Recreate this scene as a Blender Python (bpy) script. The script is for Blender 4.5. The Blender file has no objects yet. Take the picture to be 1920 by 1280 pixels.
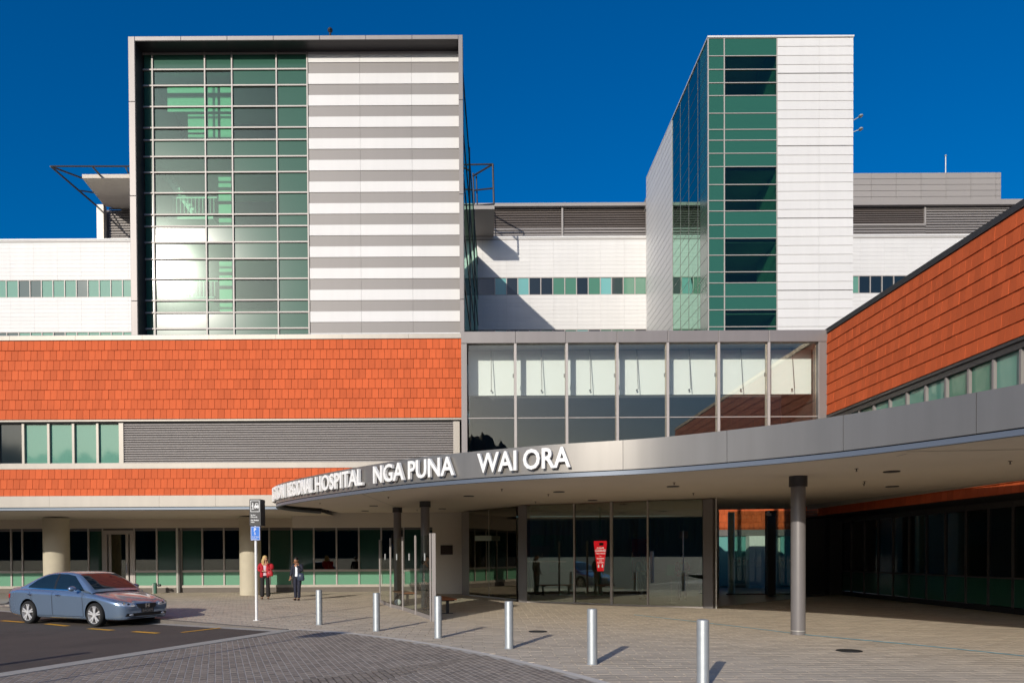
import bpy, bmesh, math, random
from mathutils import Vector, Matrix
from mathutils.bvhtree import BVHTree
random.seed(7)
R = math.radians
scn = bpy.context.scene
col = scn.collection

# ---------------------------------------------------------------- camera
F = 1384.0
_d = R(0.75); _r = R(0.30)
_w = Vector((0, math.cos(_d), -math.sin(_d)))
_u0 = Vector((0, math.sin(_d), math.cos(_d)))
_r0 = Vector((1, 0, 0))
_rt = _r0*math.cos(_r) - _u0*math.sin(_r)
_up = _u0*math.cos(_r) + _r0*math.sin(_r)
_y = Vector((0, 1, 0))
CX = 905 - F*_y.dot(_rt)/_y.dot(_w)
CY = 1039.5 + F*_y.dot(_up)/_y.dot(_w)
EYE = Vector((0, 0, 1.70))
def ray(px, py):
    return _w + _rt*((px-CX)/F) - _up*((py-CY)/F)
def at(px, py, Y):
    d = ray(px, py); return EYE + d*(Y/d.y)
def gp(px, py, z=0.0):
    d = ray(px, py); return EYE + d*((z-EYE.z)/d.z)
def atx(px, py, X):
    d = ray(px, py); return EYE + d*((X-EYE.x)/d.x)
def PX(px, py, Y): return at(px, py, Y).x
def PZ_(px, py, Y): return at(px, py, Y).z

cam = bpy.data.cameras.new('camera'); camo = bpy.data.objects.new('camera', cam); col.objects.link(camo)
m = Matrix((( _rt.x, _up.x, -_w.x, EYE.x), (_rt.y, _up.y, -_w.y, EYE.y), (_rt.z, _up.z, -_w.z, EYE.z), (0, 0, 0, 1)))
camo.matrix_world = m
cam.sensor_width = 36; cam.lens = F/1920*36
cam.shift_x = (960-CX)/1920; cam.shift_y = (CY-640)/1920
cam.clip_start = 0.1; cam.clip_end = 3000
scn.camera = camo

# ---------------------------------------------------------------- light
SUN = Vector((0.43, 1.0, -0.392)).normalized()
el = math.asin(-SUN.z); az = math.atan2(-SUN.x, -SUN.y)
sl = bpy.data.lights.new('sun', 'SUN'); so = bpy.data.objects.new('sun', sl); col.objects.link(so)
so.rotation_euler = SUN.to_track_quat('-Z', 'Y').to_euler()
sl.energy = 3.5; sl.angle = R(0.5); sl.color = (1.0, 0.93, 0.83)
wd = bpy.data.worlds.new('World'); scn.world = wd; wd.use_nodes = True
nt = wd.node_tree; nt.nodes.clear()
sk = nt.nodes.new('ShaderNodeTexSky'); sk.sky_type = 'NISHITA'; sk.sun_disc = False
sk.sun_elevation = el; sk.sun_rotation = az % (2*math.pi)
sk.air_density = 1.0; sk.dust_density = 2.5; sk.ozone_density = 5.0; sk.altitude = 100
hs = nt.nodes.new('ShaderNodeHueSaturation'); hs.inputs['Saturation'].default_value = 1.5; hs.inputs['Hue'].default_value = 0.506
bg = nt.nodes.new('ShaderNodeBackground'); bg.inputs[1].default_value = 0.12
ou = nt.nodes.new('ShaderNodeOutputWorld')
nt.links.new(sk.outputs[0], hs.inputs['Color']); nt.links.new(hs.outputs[0], bg.inputs[0]); nt.links.new(bg.outputs[0], ou.inputs[0])
scn.view_settings.view_transform = 'Standard'; scn.view_settings.look = 'None'
scn.view_settings.exposure = 0.0; scn.view_settings.gamma = 1.0
scn.cycles.max_bounces = 8; scn.cycles.transparent_max_bounces = 16; scn.cycles.glossy_bounces = 4
scn.cycles.sample_clamp_indirect = 6.0; scn.cycles.use_denoising = True
scn.cycles.caustics_reflective = False; scn.cycles.caustics_refractive = False

# ---------------------------------------------------------------- materials
M = {}
def pbr(name, c, rough=.6, metal=0.0, var=0.0, vscale=3.0, bump=0.0, bscale=40.0, island=0.0, spec=.5, coat=0.0, streak=0.0, spots=0.0, dust=0.0, ior=1.45):
    mt = bpy.data.materials.new(name); mt.use_nodes = True; t = mt.node_tree; N = t.nodes; L = t.links
    b = N['Principled BSDF']; b.inputs['Roughness'].default_value = rough; b.inputs['Metallic'].default_value = metal
    b.inputs['Specular IOR Level'].default_value = spec; b.inputs['IOR'].default_value = ior
    b.inputs['Coat Weight'].default_value = coat; b.inputs['Coat Roughness'].default_value = .06
    b.inputs['Base Color'].default_value = (*c, 1)
    co = None
    geo = N.new('ShaderNodeNewGeometry')
    def mul(src, fac_sock, lo, hi):
        mr = N.new('ShaderNodeMapRange'); mr.inputs[1].default_value = 0; mr.inputs[2].default_value = 1
        mr.inputs[3].default_value = lo; mr.inputs[4].default_value = hi; L.new(fac_sock, mr.inputs[0])
        mx = N.new('ShaderNodeMix'); mx.data_type = 'RGBA'; mx.blend_type = 'MULTIPLY'; mx.inputs[0].default_value = 1
        if src is None: mx.inputs[6].default_value = (*c, 1)
        else: L.new(src, mx.inputs[6])
        L.new(mr.outputs[0], mx.inputs[7]); return mx.outputs[2]
    if island > 0: co = mul(co, geo.outputs['Random Per Island'], 1-island, 1+island)
    if var > 0:
        nz = N.new('ShaderNodeTexNoise'); nz.inputs['Scale'].default_value = vscale; nz.inputs['Detail'].default_value = 6
        L.new(geo.outputs['Position'], nz.inputs['Vector']); co = mul(co, nz.outputs[0], 1-var*2, 1+var*2)
    if spots > 0:
        for sc, th, kk in ((.55, .62, .5), (7.0, .70, 1.0), (38.0, .72, .8)):
            nz = N.new('ShaderNodeTexNoise'); nz.inputs['Scale'].default_value = sc; nz.inputs['Detail'].default_value = 3
            L.new(geo.outputs['Position'], nz.inputs['Vector'])
            m1 = N.new('ShaderNodeMapRange'); m1.inputs[1].default_value = th-.06; m1.inputs[2].default_value = th+.05; L.new(nz.outputs[0], m1.inputs[0]); m1.clamp = True
            co = mul(co, m1.outputs[0], 1, 1-spots*kk)
    if streak > 0:
        mp = N.new('ShaderNodeMapping'); mp.inputs['Scale'].default_value = (2.2, 2.2, .18); L.new(geo.outputs['Position'], mp.inputs[0])
        nz = N.new('ShaderNodeTexNoise'); nz.inputs['Scale'].default_value = 1.6; nz.inputs['Detail'].default_value = 5
        L.new(mp.outputs[0], nz.inputs['Vector']); co = mul(co, nz.outputs[0], 1-streak*2, 1+streak*2)
    if co is not None: L.new(co, b.inputs['Base Color'])
    if bump > 0:
        nz = N.new('ShaderNodeTexNoise'); nz.inputs['Scale'].default_value = bscale; nz.inputs['Detail'].default_value = 5
        L.new(geo.outputs['Position'], nz.inputs['Vector'])
        bp = N.new('ShaderNodeBump'); bp.inputs['Strength'].default_value = bump; bp.inputs['Distance'].default_value = .02
        L.new(nz.outputs[0], bp.inputs['Height']); L.new(bp.outputs[0], b.inputs['Normal'])
    if dust > 0:
        o = b.outputs[0]
        for rr, ff in ((.105, dust*1.1), (.28, dust*.5)):
            g2 = N.new('ShaderNodeBsdfGlossy'); g2.inputs['Roughness'].default_value = rr
            x = N.new('ShaderNodeMixShader'); x.inputs[0].default_value = ff; L.new(o, x.inputs[1]); L.new(g2.outputs[0], x.inputs[2]); o = x.outputs[0]
        L.new(o, N['Material Output'].inputs[0])
    M[name] = mt; return mt
def emit(name, c, k):
    mt = pbr(name, c, .4); b = mt.node_tree.nodes['Principled BSDF']; b.inputs['Emission Color'].default_value = (*c, 1); b.inputs['Emission Strength'].default_value = k
def glass(name, tint, refl=.12, dust=0.0, rtint=(1, 1, 1), wavy=0.0, ior=1.5):
    mt = bpy.data.materials.new(name); mt.use_nodes = True; t = mt.node_tree; N = t.nodes; L = t.links; N.remove(N['Principled BSDF'])
    tr = N.new('ShaderNodeBsdfTransparent'); tr.inputs[0].default_value = (*tint, 1)
    gl = N.new('ShaderNodeBsdfGlossy'); gl.inputs['Roughness'].default_value = 0.0; gl.inputs[0].default_value = (*rtint, 1)
    lw = N.new('ShaderNodeFresnel'); lw.inputs[0].default_value = ior
    ad = N.new('ShaderNodeMath'); ad.operation = 'ADD'; ad.use_clamp = True; ad.inputs[1].default_value = refl
    L.new(lw.outputs[0], ad.inputs[0])
    if wavy > 0:
        geo = N.new('ShaderNodeNewGeometry'); nz = N.new('ShaderNodeTexNoise'); nz.inputs['Scale'].default_value = .9; nz.inputs['Detail'].default_value = 1
        L.new(geo.outputs['Position'], nz.inputs['Vector']); bp = N.new('ShaderNodeBump'); bp.inputs['Strength'].default_value = wavy; bp.inputs['Distance'].default_value = .02
        L.new(nz.outputs[0], bp.inputs['Height']); L.new(bp.outputs[0], gl.inputs['Normal'])
    mx = N.new('ShaderNodeMixShader'); L.new(ad.outputs[0], mx.inputs[0]); L.new(tr.outputs[0], mx.inputs[1]); L.new(gl.outputs[0], mx.inputs[2])
    o = mx.outputs[0]
    if dust > 0:
        for rr, ff in ((.105, dust*1.1), (.28, dust*.5)):
            g2 = N.new('ShaderNodeBsdfGlossy'); g2.inputs['Roughness'].default_value = rr
            x = N.new('ShaderNodeMixShader'); x.inputs[0].default_value = ff; L.new(o, x.inputs[1]); L.new(g2.outputs[0], x.inputs[2]); o = x.outputs[0]
    L.new(o, N['Material Output'].inputs[0]); M[name] = mt; return mt

pbr('terracotta', (.60, .116, .034), .75, var=.05, vscale=1.1, streak=.04, island=.10, bump=.15, bscale=60, spec=.3)
pbr('tile_backing', (.10, .02, .01), .9)
pbr('grey_metal', (.235, .215, .205), .45, metal=.25, var=.03, vscale=.7, streak=.05)
pbr('fascia_metal', (.255, .24, .22), .38, metal=.5, var=.04, vscale=.6, streak=.07)
pbr('pale_metal', (.385, .35, .30), .45, metal=.2, var=.04, vscale=.8, streak=.05)
pbr('lip_metal', (.17, .195, .235), .35, metal=.4)
pbr('dark_metal', (.055, .052, .055), .4, metal=.3)
pbr('column_paint', (.21, .195, .19), .38, metal=.2, var=.03)
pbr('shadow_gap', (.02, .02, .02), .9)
pbr('white_panel', (.70, .685, .66), .5, var=.02, vscale=.35, island=.022, streak=.025)
pbr('white_joint', (.46, .46, .46), .8)
pbr('stripe_grey', (.235, .218, .205), .5, metal=.1, island=.03, streak=.02)
pbr('mullion', (.42, .385, .355), .5, metal=.1)
pbr('mullion_dark', (.13, .12, .115), .4, metal=.3)
pbr('louvre', (.30, .275, .26), .5, metal=.2, island=.03)
pbr('louvre_dark', (.12, .10, .09), .6)
pbr('grey_cladding', (.31, .285, .265), .55, island=.03)
pbr('soffit', (.62, .55, .46), .7, var=.045, vscale=.5)
pbr('concrete', (.50, .45, .34), .8, var=.06, vscale=2.5, bump=.15, bscale=25)
pbr('white_wall', (.66, .62, .55), .8, var=.02, vscale=1.0)
pbr('spandrel_green', (.026, .115, .072), .16, spec=.6, coat=.25, island=.08)
pbr('spandrel_dusty', (.030, .105, .070), .14, spec=.3, island=.08, dust=.0045)
pbr('panel_green', (.12, .30, .19), .35, spec=.4, island=.07)
pbr('window_dark', (.012, .020, .024), .06, spec=.7, island=.3)
pbr('window_grey', (.045, .085, .08), .08, spec=.7)
pbr('window_green', (.075, .21, .135), .08, spec=.7, island=.08)
pbr('window_teal', (.17, .42, .40), .1, spec=.6, island=.08)
pbr('window_sage', (.13, .30, .225), .035, spec=.6, island=.05)
glass('vision_dusty', (.66, .84, .74), -.01, rtint=(.68, .74, .74), dust=.0045)
glass('vision', (.42, .60, .52), .10)
glass('clear_glass', (.72, .80, .74), .05)
glass('door_glass', (.74, .84, .77), .17, rtint=(.92, .92, .84))
glass('dark_glass', (.24, .34, .30), .10, rtint=(.9, .86, .74))
glass('side_glass', (.16, .34, .27), .34, wavy=.12, rtint=(.52, .82, .68))
glass('screen_glass', (.80, .88, .82), -.02, ior=1.28)
pbr('strip_concrete', (.66, .61, .53), .85, var=.06, vscale=2)
glass('green_glass', (.10, .20, .16), .09, rtint=(.8, .95, .88))
glass('box_glass', (.98, 1.0, .985), .045, rtint=(.85, .74, .58))
glass('tower_glass', (.46, .64, .56), .0, rtint=(.5, .68, .6))
pbr('window_forest', (.020, .060, .044), .06, spec=.7, island=.3)
pbr('room_mid', (.09, .14, .115), .8)
pbr('room_grey', (.30, .31, .29), .8)
pbr('post_metal', (.27, .245, .23), .5, metal=.1)
pbr('room_dark', (.045, .047, .047), .8)
pbr('room_pale', (.52, .62, .55), .8)
pbr('room_green', (.38, .66, .50), .6)
pbr('room_white', (.90, .92, .89), .7)
pbr('room_floor', (.22, .21, .19), .35)
pbr('asphalt', (.110, .088, .070), .9, var=.10, vscale=.9, bump=.5, bscale=220, spots=.35)
pbr('plaza_paver', (.53, .45, .345), .85, var=.08, vscale=.55, island=.10, bump=.12, bscale=120, spots=.30)
pbr('joint_sand', (.50, .46, .40), .95, var=.1, vscale=3)
pbr('joint_dark', (.36, .32, .27), .95, var=.1, vscale=3)
pbr('crossing_paver', (.275, .23, .185), .85, var=.08, vscale=.8, island=.17, bump=.15, bscale=150, spots=.28)
pbr('kerb_concrete', (.44, .41, .35), .85, var=.08, vscale=2.0)
pbr('kerb_dark', (.16, .14, .12), .9, var=.1, vscale=2)
pbr('road_paint', (.85, .44, .03), .7, var=.14, vscale=9)
pbr('blue_paint', (.22, .58, .72), .7, var=.15, vscale=6)
pbr('galvanised', (.40, .42, .41), .5, metal=.45, var=.08, vscale=9)
pbr('white_paint', (.82, .82, .80), .4)
pbr('letter_white', (.86, .85, .82), .45)
pbr('letter_side', (.45, .43, .41), .5)
pbr('sign_black', (.030, .030, .032), .4)
pbr('sign_blue', (.01, .16, .62), .35)
pbr('sign_red', (.72, .012, .02), .4)
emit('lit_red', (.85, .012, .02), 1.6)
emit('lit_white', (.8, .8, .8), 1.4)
pbr('cast_iron', (.018, .018, .017), .6)
pbr('bench_timber', (.42, .13, .045), .55, island=.15, var=.05, vscale=8)
pbr('bronze', (.045, .03, .024), .35, metal=.5)
pbr('hill_green', (.020, .032, .018), .95, var=.25, vscale=.05)
pbr('car_paint', (.235, .325, .455), .24, metal=.6, coat=1.0)
pbr('car_glass', (.010, .020, .030), .03, spec=.5, ior=1.45)
pbr('tyre', (.016, .016, .016), .8)
pbr('alloy', (.74, .73, .72), .35, metal=.35)
pbr('black_plastic', (.014, .014, .015), .45)
pbr('chrome', (.75, .75, .76), .12, metal=1.0)
pbr('lamp_glass', (.80, .84, .86), .12, metal=.5, coat=.6)
pbr('red_lamp', (.50, .012, .012), .2, coat=.5)
pbr('skin', (.52, .28, .18), .55)
pbr('skin_tan', (.42, .21, .12), .55)
pbr('hair_blond', (.55, .38, .16), .6, var=.1, vscale=60)
pbr('hair_black', (.012, .010, .010), .5)
pbr('cloth_red', (.42, .012, .022), .8, var=.06, vscale=20)
pbr('cloth_black', (.018, .015, .015), .85)
pbr('cloth_navy', (.018, .020, .036), .8, var=.1, vscale=14)
pbr('cloth_white', (.74, .76, .80), .8)
pbr('cloth_pink', (.66, .52, .58), .8)
pbr('cloth_grey', (.16, .18, .19), .8, var=.1, vscale=18)
pbr('leather_red', (.46, .035, .04), .4)
pbr('leather_navy', (.04, .055, .09), .3)
pbr('tyre_black', (.01, .01, .01), .8)
pbr('valve_green', (.05, .14, .10), .5)
pbr('bright_metal', (.70, .68, .62), .3, metal=.6)
# ---------------------------------------------------------------- mesh helpers
class MB:
    def __init__(s): s.v = []; s.f = []; s.m = []
    def add(s, vs, fs, mi=0):
        n = len(s.v); s.v += [Vector(v) for v in vs]; s.f += [[i+n for i in f] for f in fs]; s.m += [mi]*len(fs)
    def box(s, x0, x1, y0, y1, z0, z1, mi=0):
        if x0 > x1: x0, x1 = x1, x0
        if y0 > y1: y0, y1 = y1, y0
        if z0 > z1: z0, z1 = z1, z0
        s.add([(x0,y0,z0),(x1,y0,z0),(x1,y1,z0),(x0,y1,z0),(x0,y0,z1),(x1,y0,z1),(x1,y1,z1),(x0,y1,z1)],
              [(3,2,1,0),(4,5,6,7),(0,1,5,4),(1,2,6,5),(2,3,7,6),(3,0,4,7)], mi)
    def obox(s, o, a, b, c, mi=0):
        o, a, b, c = Vector(o), Vector(a), Vector(b), Vector(c)
        if a.cross(b).dot(c) < 0: a, b = b, a
        s.add([o, o+a, o+a+b, o+b, o+c, o+a+c, o+a+b+c, o+b+c], [(3,2,1,0),(4,5,6,7),(0,1,5,4),(1,2,6,5),(2,3,7,6),(3,0,4,7)], mi)
    def wallbox(s, p, q, th, z0, z1, mi=0, side=1):
        # box along p->q (2d), thickness th to the left (side=1)
        p, q = Vector((p[0], p[1], 0)), Vector((q[0], q[1], 0)); d = (q-p); n = Vector((-d.y, d.x, 0)).normalized()*th*side
        s.obox((p.x, p.y, z0), d, n, (0, 0, z1-z0), mi)
    def quad(s, *p, mi=0): s.add(p, [tuple(range(len(p)))], mi)
    def cyl(s, p0, p1, r0, r1=None, n=20, mi=0, caps=True):
        if r1 is None: r1 = r0
        p0, p1 = Vector(p0), Vector(p1); w = (p1-p0).normalized()
        a = w.orthogonal().normalized(); b = w.cross(a)
        vs = []
        for p, r in ((p0, r0), (p1, r1)):
            for i in range(n):
                t = 2*math.pi*i/n; vs.append(p + a*math.cos(t)*r + b*math.sin(t)*r)
        fs = [(i, (i+1) % n, n+(i+1) % n, n+i) for i in range(n)]
        if caps: fs += [tuple(reversed(range(n))), tuple(range(n, 2*n))]
        s.add(vs, fs, mi)
    def lathe(s, prof, o=(0,0,0), axis='z', n=24, mi=0):
        o = Vector(o); k = len(prof); vs = []
        for i in range(n):
            t = 2*math.pi*i/n; c, q = math.cos(t), math.sin(t)
            for r, h in prof:
                vs.append(o + (Vector((r*c, r*q, h)) if axis == 'z' else Vector((r*c, h, r*q))))
        fs = []
        for i in range(n):
            j = (i+1) % n
            for a in range(k-1):
                q = (i*k+a, j*k+a, j*k+a+1, i*k+a+1); fs.append(q if axis == 'z' else q[::-1])
        s.add(vs, fs, mi)
    def ell(s, c, r, n=10, mi=0):
        c = Vector(c); vs = []; fs = []
        for i in range(n+1):
            th = math.pi*i/n
            for j in range(2*n):
                ph = math.pi*j/n
                vs.append(c+Vector((r[0]*math.sin(th)*math.cos(ph), r[1]*math.sin(th)*math.sin(ph), r[2]*math.cos(th))))
        for i in range(n):
            for j in range(2*n):
                k = (j+1) % (2*n); fs.append((i*2*n+j, (i+1)*2*n+j, (i+1)*2*n+k, i*2*n+k))
        s.add(vs, fs, mi)
    def prism(s, poly, d, mi=0):
        poly = [Vector(p) for p in poly]; d = Vector(d); n = len(poly)
        nrm = Vector((0, 0, 0))
        for i in range(n): nrm += poly[i].cross(poly[(i+1) % n])
        if nrm.dot(d) > 0: poly.reverse()
        fs = [tuple(range(n)), tuple(reversed(range(n, 2*n)))] + [(i, n+i, n+(i+1) % n, (i+1) % n) for i in range(n)]
        s.add(poly+[p+d for p in poly], fs, mi)
    def build(s, name, mats, parent=None, smooth=None, bevel=0.0, weld=False):
        if isinstance(mats, str): mats = [mats]
        me = bpy.data.meshes.new(name)
        off = Vector((0, 0, 0))
        if parent is not None:
            p = parent
            while p is not None: off += p.location; p = p.parent
        me.from_pydata([tuple(v-off) for v in s.v], [], s.f)
        for k in mats: me.materials.append(M[k])
        me.polygons.foreach_set('material_index', s.m)
        if weld:
            bm = bmesh.new(); bm.from_mesh(me); bmesh.ops.remove_doubles(bm, verts=bm.verts, dist=1e-5); bm.to_mesh(me); bm.free()
        if smooth:
            me.polygons.foreach_set('use_smooth', [True]*len(me.polygons))
            if smooth < 180: me.set_sharp_from_angle(angle=R(smooth))
        me.update()
        o = bpy.data.objects.new(name, me); col.objects.link(o)
        if parent is not None: o.parent = parent
        if bevel > 0:
            b = o.modifiers.new('edge', 'BEVEL'); b.width = bevel; b.segments = 2; b.limit_method = 'ANGLE'; b.angle_limit = R(40)
        return o
def tag(o, label=None, cat=None, group=None, kind=None):
    if label: o['label'] = label
    if cat: o['category'] = cat
    if group: o['group'] = group
    if kind: o['kind'] = kind
    return o
def thing(name, label, cat, loc=(0, 0, 0), group=None):
    o = bpy.data.objects.new(name, None); col.objects.link(o); o.location = loc; o.empty_display_size = .3
    return tag(o, label, cat, group)
def copy_tree(o, parent=None):
    c = o.copy(); col.objects.link(c); c.parent = parent
    for ch in list(o.children): copy_tree(ch, c)
    return c
def pane(X0, X1, Y, Z0, Z1, name, mat, parent, th=.02):
    b = MB(); b.box(X0, X1, Y, Y+th, Z0, Z1); return b.build(name, mat, parent)
def text_mesh(body, size=1.0, ext=.02, bold=0.0, align='LEFT', res=3):
    cu = bpy.data.curves.new('txt', 'FONT'); cu.body = body; cu.size = size; cu.extrude = ext; cu.offset = bold
    cu.align_x = align; cu.resolution_u = res
    o = bpy.data.objects.new('txt', cu); col.objects.link(o); dg = bpy.context.evaluated_depsgraph_get(); dg.update()
    e = o.evaluated_get(dg); me = e.to_mesh()
    vs = [v.co.copy() for v in me.vertices]; fs = [tuple(p.vertices) for p in me.polygons]
    e.to_mesh_clear(); bpy.data.objects.remove(o); bpy.data.curves.remove(cu)
    return vs, fs
def put_text(mb, body, org, ux, uz, height, width=None, ext=.004, bold=0.0, mi=0, align='CENTER'):
    # capital height = height; org = baseline centre/left point, ux along the line, uz up; extruded towards ux x uz
    vs, fs = text_mesh(body, 1.0, .5, bold, align)
    h = max(v.y for v in text_mesh('H', 1.0, .5, bold)[0]); k = height/h; kx = k
    if width:
        w0 = max(v.x for v in vs)-min(v.x for v in vs); kx = width/w0
    un = ux.cross(uz).normalized()
    mb.add([org+ux*(v.x*kx)+uz*(v.y*k)+un*((v.z+.5)*ext) for v in vs], fs, mi)
def tiles(mb, o, u, nrm, width, ztop, nrows, rowh, tw, lastfrac=1.0, start=0.0, joint=.012):
    # overlapping hung tiles on a wall: o = (x,y) start, u = 2d unit direction, nrm = 2d outward normal
    u = Vector((u[0], u[1], 0)); n = Vector((nrm[0], nrm[1], 0)); o = Vector((o[0], o[1], 0))
    for r in range(nrows):
        zt = ztop-r*rowh; zb = zt-rowh*(lastfrac if r == nrows-1 else 1.0)
        k = -1 if r % 2 else 0
        s0 = (-.5*tw if r % 2 else 0) + start
        i = 0
        while True:
            a = max(0, s0+i*tw); b = min(width, s0+(i+1)*tw); i += 1
            if a >= width: break
            if b-a < .03: continue
            j = random.uniform(-.003, .003); a += joint*.5; b -= joint*.5
            lo = .050+j+random.uniform(-.003, .003); hi = .022+j
            p = [o+u*a+n*0.004, o+u*b+n*0.004, o+u*b+n*lo, o+u*a+n*lo]
            q = [o+u*a+n*0.004, o+u*b+n*0.004, o+u*b+n*hi, o+u*a+n*hi]
            zb2 = zb+.004; vs = [Vector((w.x, w.y, zb2)) for w in p]+[Vector((w.x, w.y, zt)) for w in q]
            fs = [(3,2,1,0),(2,3,7,6),(1,2,6,5),(3,0,4,7),(4,5,6,7)]
            if u.cross(n).z > 0: fs = [f[::-1] for f in fs]
            mb.add(vs, [f[::-1] for f in fs] if False else fs)
def boards(mb, X0, X1, Z0, Z1, Y, rowh, colw, gap=.014, th=.05, x_org=None, mi=0):
    n = max(1, round((Z1-Z0)/rowh)); h = (Z1-Z0)/n
    xs = [X0]
    xo = X0 if x_org is None else x_org
    k = math.floor((X0-xo)/colw)+1
    while xo+k*colw < X1-.05:
        xs.append(xo+k*colw); k += 1
    xs.append(X1)
    for i in range(n):
        for a, b in zip(xs[:-1], xs[1:]):
            mb.box(a+gap*.4, b-gap*.4, Y-random.uniform(0, .003), Y+th, Z0+i*h+gap*.5, Z0+(i+1)*h-gap*.5, mi)
# ---------------------------------------------------------------- rear block (white facade far behind)
YW = 57.0
rear = thing('rear_block', 'long white panelled hospital block behind the two towers with thin window strips', 'building', (4, YW, 0))
XL, XR = PX(-330, 450, YW), PX(2250, 450, YW)



zt, z1t, z1b, z2t = PZ_(1050, 443, YW), PZ_(1050, 519.5, YW), PZ_(1050, 553, YW), PZ_(1050, 617, YW); z2b = z2t-(z1t-z1b)
b = MB()
jx = PX(905, 500, YW)
boards(b, XL, XR, z1t, zt-.12, YW, .292, 1.815, x_org=jx, gap=.009)
boards(b, XL, XR, z2t, z1b, YW, .292, 1.815, x_org=jx, gap=.009)
boards(b, XL, XR, 7.0, z2b, YW, .292, 1.815, x_org=jx, gap=.009)
b.box(XL, XR, YW-.05, YW+.9, zt-.12, zt)
b.build('panel_wall', ['white_panel'], rear)
b = MB()
b.box(XL, XR, YW+.055, YW+.14, 7.0, z2b); b.box(XL, XR, YW+.055, YW+.14, z2t, z1b); b.box(XL, XR, YW+.055, YW+.14, z1t, zt-.13)
b.build('wall_backing', ['white_joint'], rear)
b = MB(); b.box(XL, XR, YW+1, YW+14, 7.0, zt-.3); b.build('core_wall', ['room_dark'], rear)
b = MB(); b.box(XL, XR, YW-.02, YW+16, zt-.28, zt-.2); b.build('roof', ['grey_cladding'], rear)
# window strips: every pane a window of its own
midx = [889, 897.9, 928, 949.8, 971, 992, 1014, 1036.5, 1059, 1081, 1103, 1125.7, 1146.8, 1168.7, 1190.5, 1212, 1221]
midk = ['D', 'D', 'T', 'D', 'T', 'D', 'D', 'G', 'G', 'D', 'G', 'T', 'D', 'G', 'G', 'G']
lx = [-32, -10, 11.5, 34, 56, 77.5, 99, 121, 143, 164.5, 186, 207.5, 229.5, 246]
lk = ['S', 'S', 'S', 'E', 'E', 'S', 'S', 'S', 'E', 'S', 'S', 'S', 'S']
rx = [1598, 1610.5, 1632, 1654, 1676, 1699, 1721, 1743]
rk = ['S', 'D', 'D', 'D', 'D', 'D', 'G']
lx = [-32-21.9*k for k in range(13, 0, -1)]+lx; lk = ['S', 'S', 'E', 'S', 'S', 'S', 'E', 'S', 'S', 'S', 'S', 'E', 'S']+lk
km = {'E': 'window_grey', 'D': 'window_dark', 'T': 'window_teal', 'G': 'window_green', 'S': 'window_sage'}
for za, zb, sh in ((z1t, z1b, 0), (z2t, z2b, 2)):
    for xs, ks in ((midx, midk), (lx, lk), (rx, rk)):
        X = [PX(x, 537, YW) for x in xs]; mull = MB()
        for i, k in enumerate(ks):
            kk = ks[(i+sh) % len(ks)] if sh else k
            pane(X[i]+.03, X[i+1]-.03, YW+.06, zb+.04, za-.04, 'window', km[kk], rear, .04)
        for x in X: mull.box(x-.035, x+.035, YW+.0, YW+.06, zb, za)
        mull.box(X[0], X[-1], YW+.01, YW+.055, zb-.01, zb+.05); mull.box(X[0], X[-1], YW+.01, YW+.055, za-.05, za+.01)
        mull.build('window_frame', ['mullion'], rear)
# roof plant: louvre screens with a capping
YP = YW+1.3
pl = thing('roof_plant_room', 'grey louvred plant storey on the roof of the white rear block', 'building', (4, YP, zt))
def louvre(mb, X0, X1, Y, Z0, Z1, pitch=.2, mi=0):
    n = int((Z1-Z0)/pitch); p = (Z1-Z0)/n
    for i in range(n):
        z = Z0+i*p
        mb.add([(X0,Y,z+.02),(X1,Y,z+.02),(X1,Y+.12,z+p*.95),(X0,Y+.12,z+p*.95),(X0,Y,z+.055),(X1,Y,z+.055),(X1,Y+.12,z+p*.95+.03),(X0,Y+.12,z+p*.95+.03)],
               [(0,1,5,4),(0,3,2,1),(4,5,6,7),(1,2,6,5),(3,0,4,7),(2,3,7,6)], mi)
X0, X1 = PX(880, 420, YP), PX(1213, 420, YP)
zc, zcb, zm = PZ_(1050, 384, YP), PZ_(1050, 390, YP), PZ_(1050, 426, YP)
zlo = zt-.3
b = MB(); louvre(b, X0, X1, YP, zm, zcb, .17); b.build('dark_louvre', ['louvre_dark'], pl)
b = MB(); louvre(b, X0, X1, YP-.03, zlo, zm, .2)
b.build('louvre_screen', ['louvre'], pl)
X2, X3, X4 = PX(1595, 420, YP), PX(1735, 400, YP), PX(2000, 420, YP)
za, zb2, zc2 = PZ_(1650, 386, YP), PZ_(1650, 388, YP), PZ_(1650, 421, YP)
b = MB(); louvre(b, X2, X3, YP, zc2, zb2, .17); b.build('dark_louvre', ['louvre_dark'], pl)
b = MB(); louvre(b, X3, X4, YP-.03, zlo, zb2, .2); louvre(b, X2, X3, YP-.03, zlo, zc2, .2); b.build('louvre_screen', ['louvre'], pl)
b = MB()
b.box(X0, X1+.1, YP-.35, YP+6, zcb, zc); b.box(X2, X4, YP-.35, YP+6, zb2, PZ_(1700, 378, YP))
xp = PX(1054, 410, YP); b.box(xp-.07, xp+.07, YP-.16, YP-.05, zlo, zcb)
xp = PX(1211, 410, YP); b.box(xp-.1, xp+.5, YP-.45, YP+1, zcb-.3, zc+.3); b.box(xp-.05, xp+.1, YP-.2, YP-.08, zlo, zcb)
b.box(X3-.12, X3, YP-.1, YP+.05, zc2, zb2); b.box(X2, X3, YP-.1, YP+.05, zc2-.1, zc2+.02)
b.build('capping', ['grey_cladding'], pl)
b = MB(); b.box(X0, X1, YP+.2, YP+6, zlo, zcb-.02); b.box(X2, X4, YP+.2, YP+6, zlo, zb2-.02); b.build('plant_wall', ['louvre_dark'], pl)
YC = 60.5
b = MB(); xa, xb = PX(1595, 350, YC), PX(1877, 350, YC); zc0, zc1 = PZ_(1700, 384, YC), PZ_(1700, 324, YC)
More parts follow.
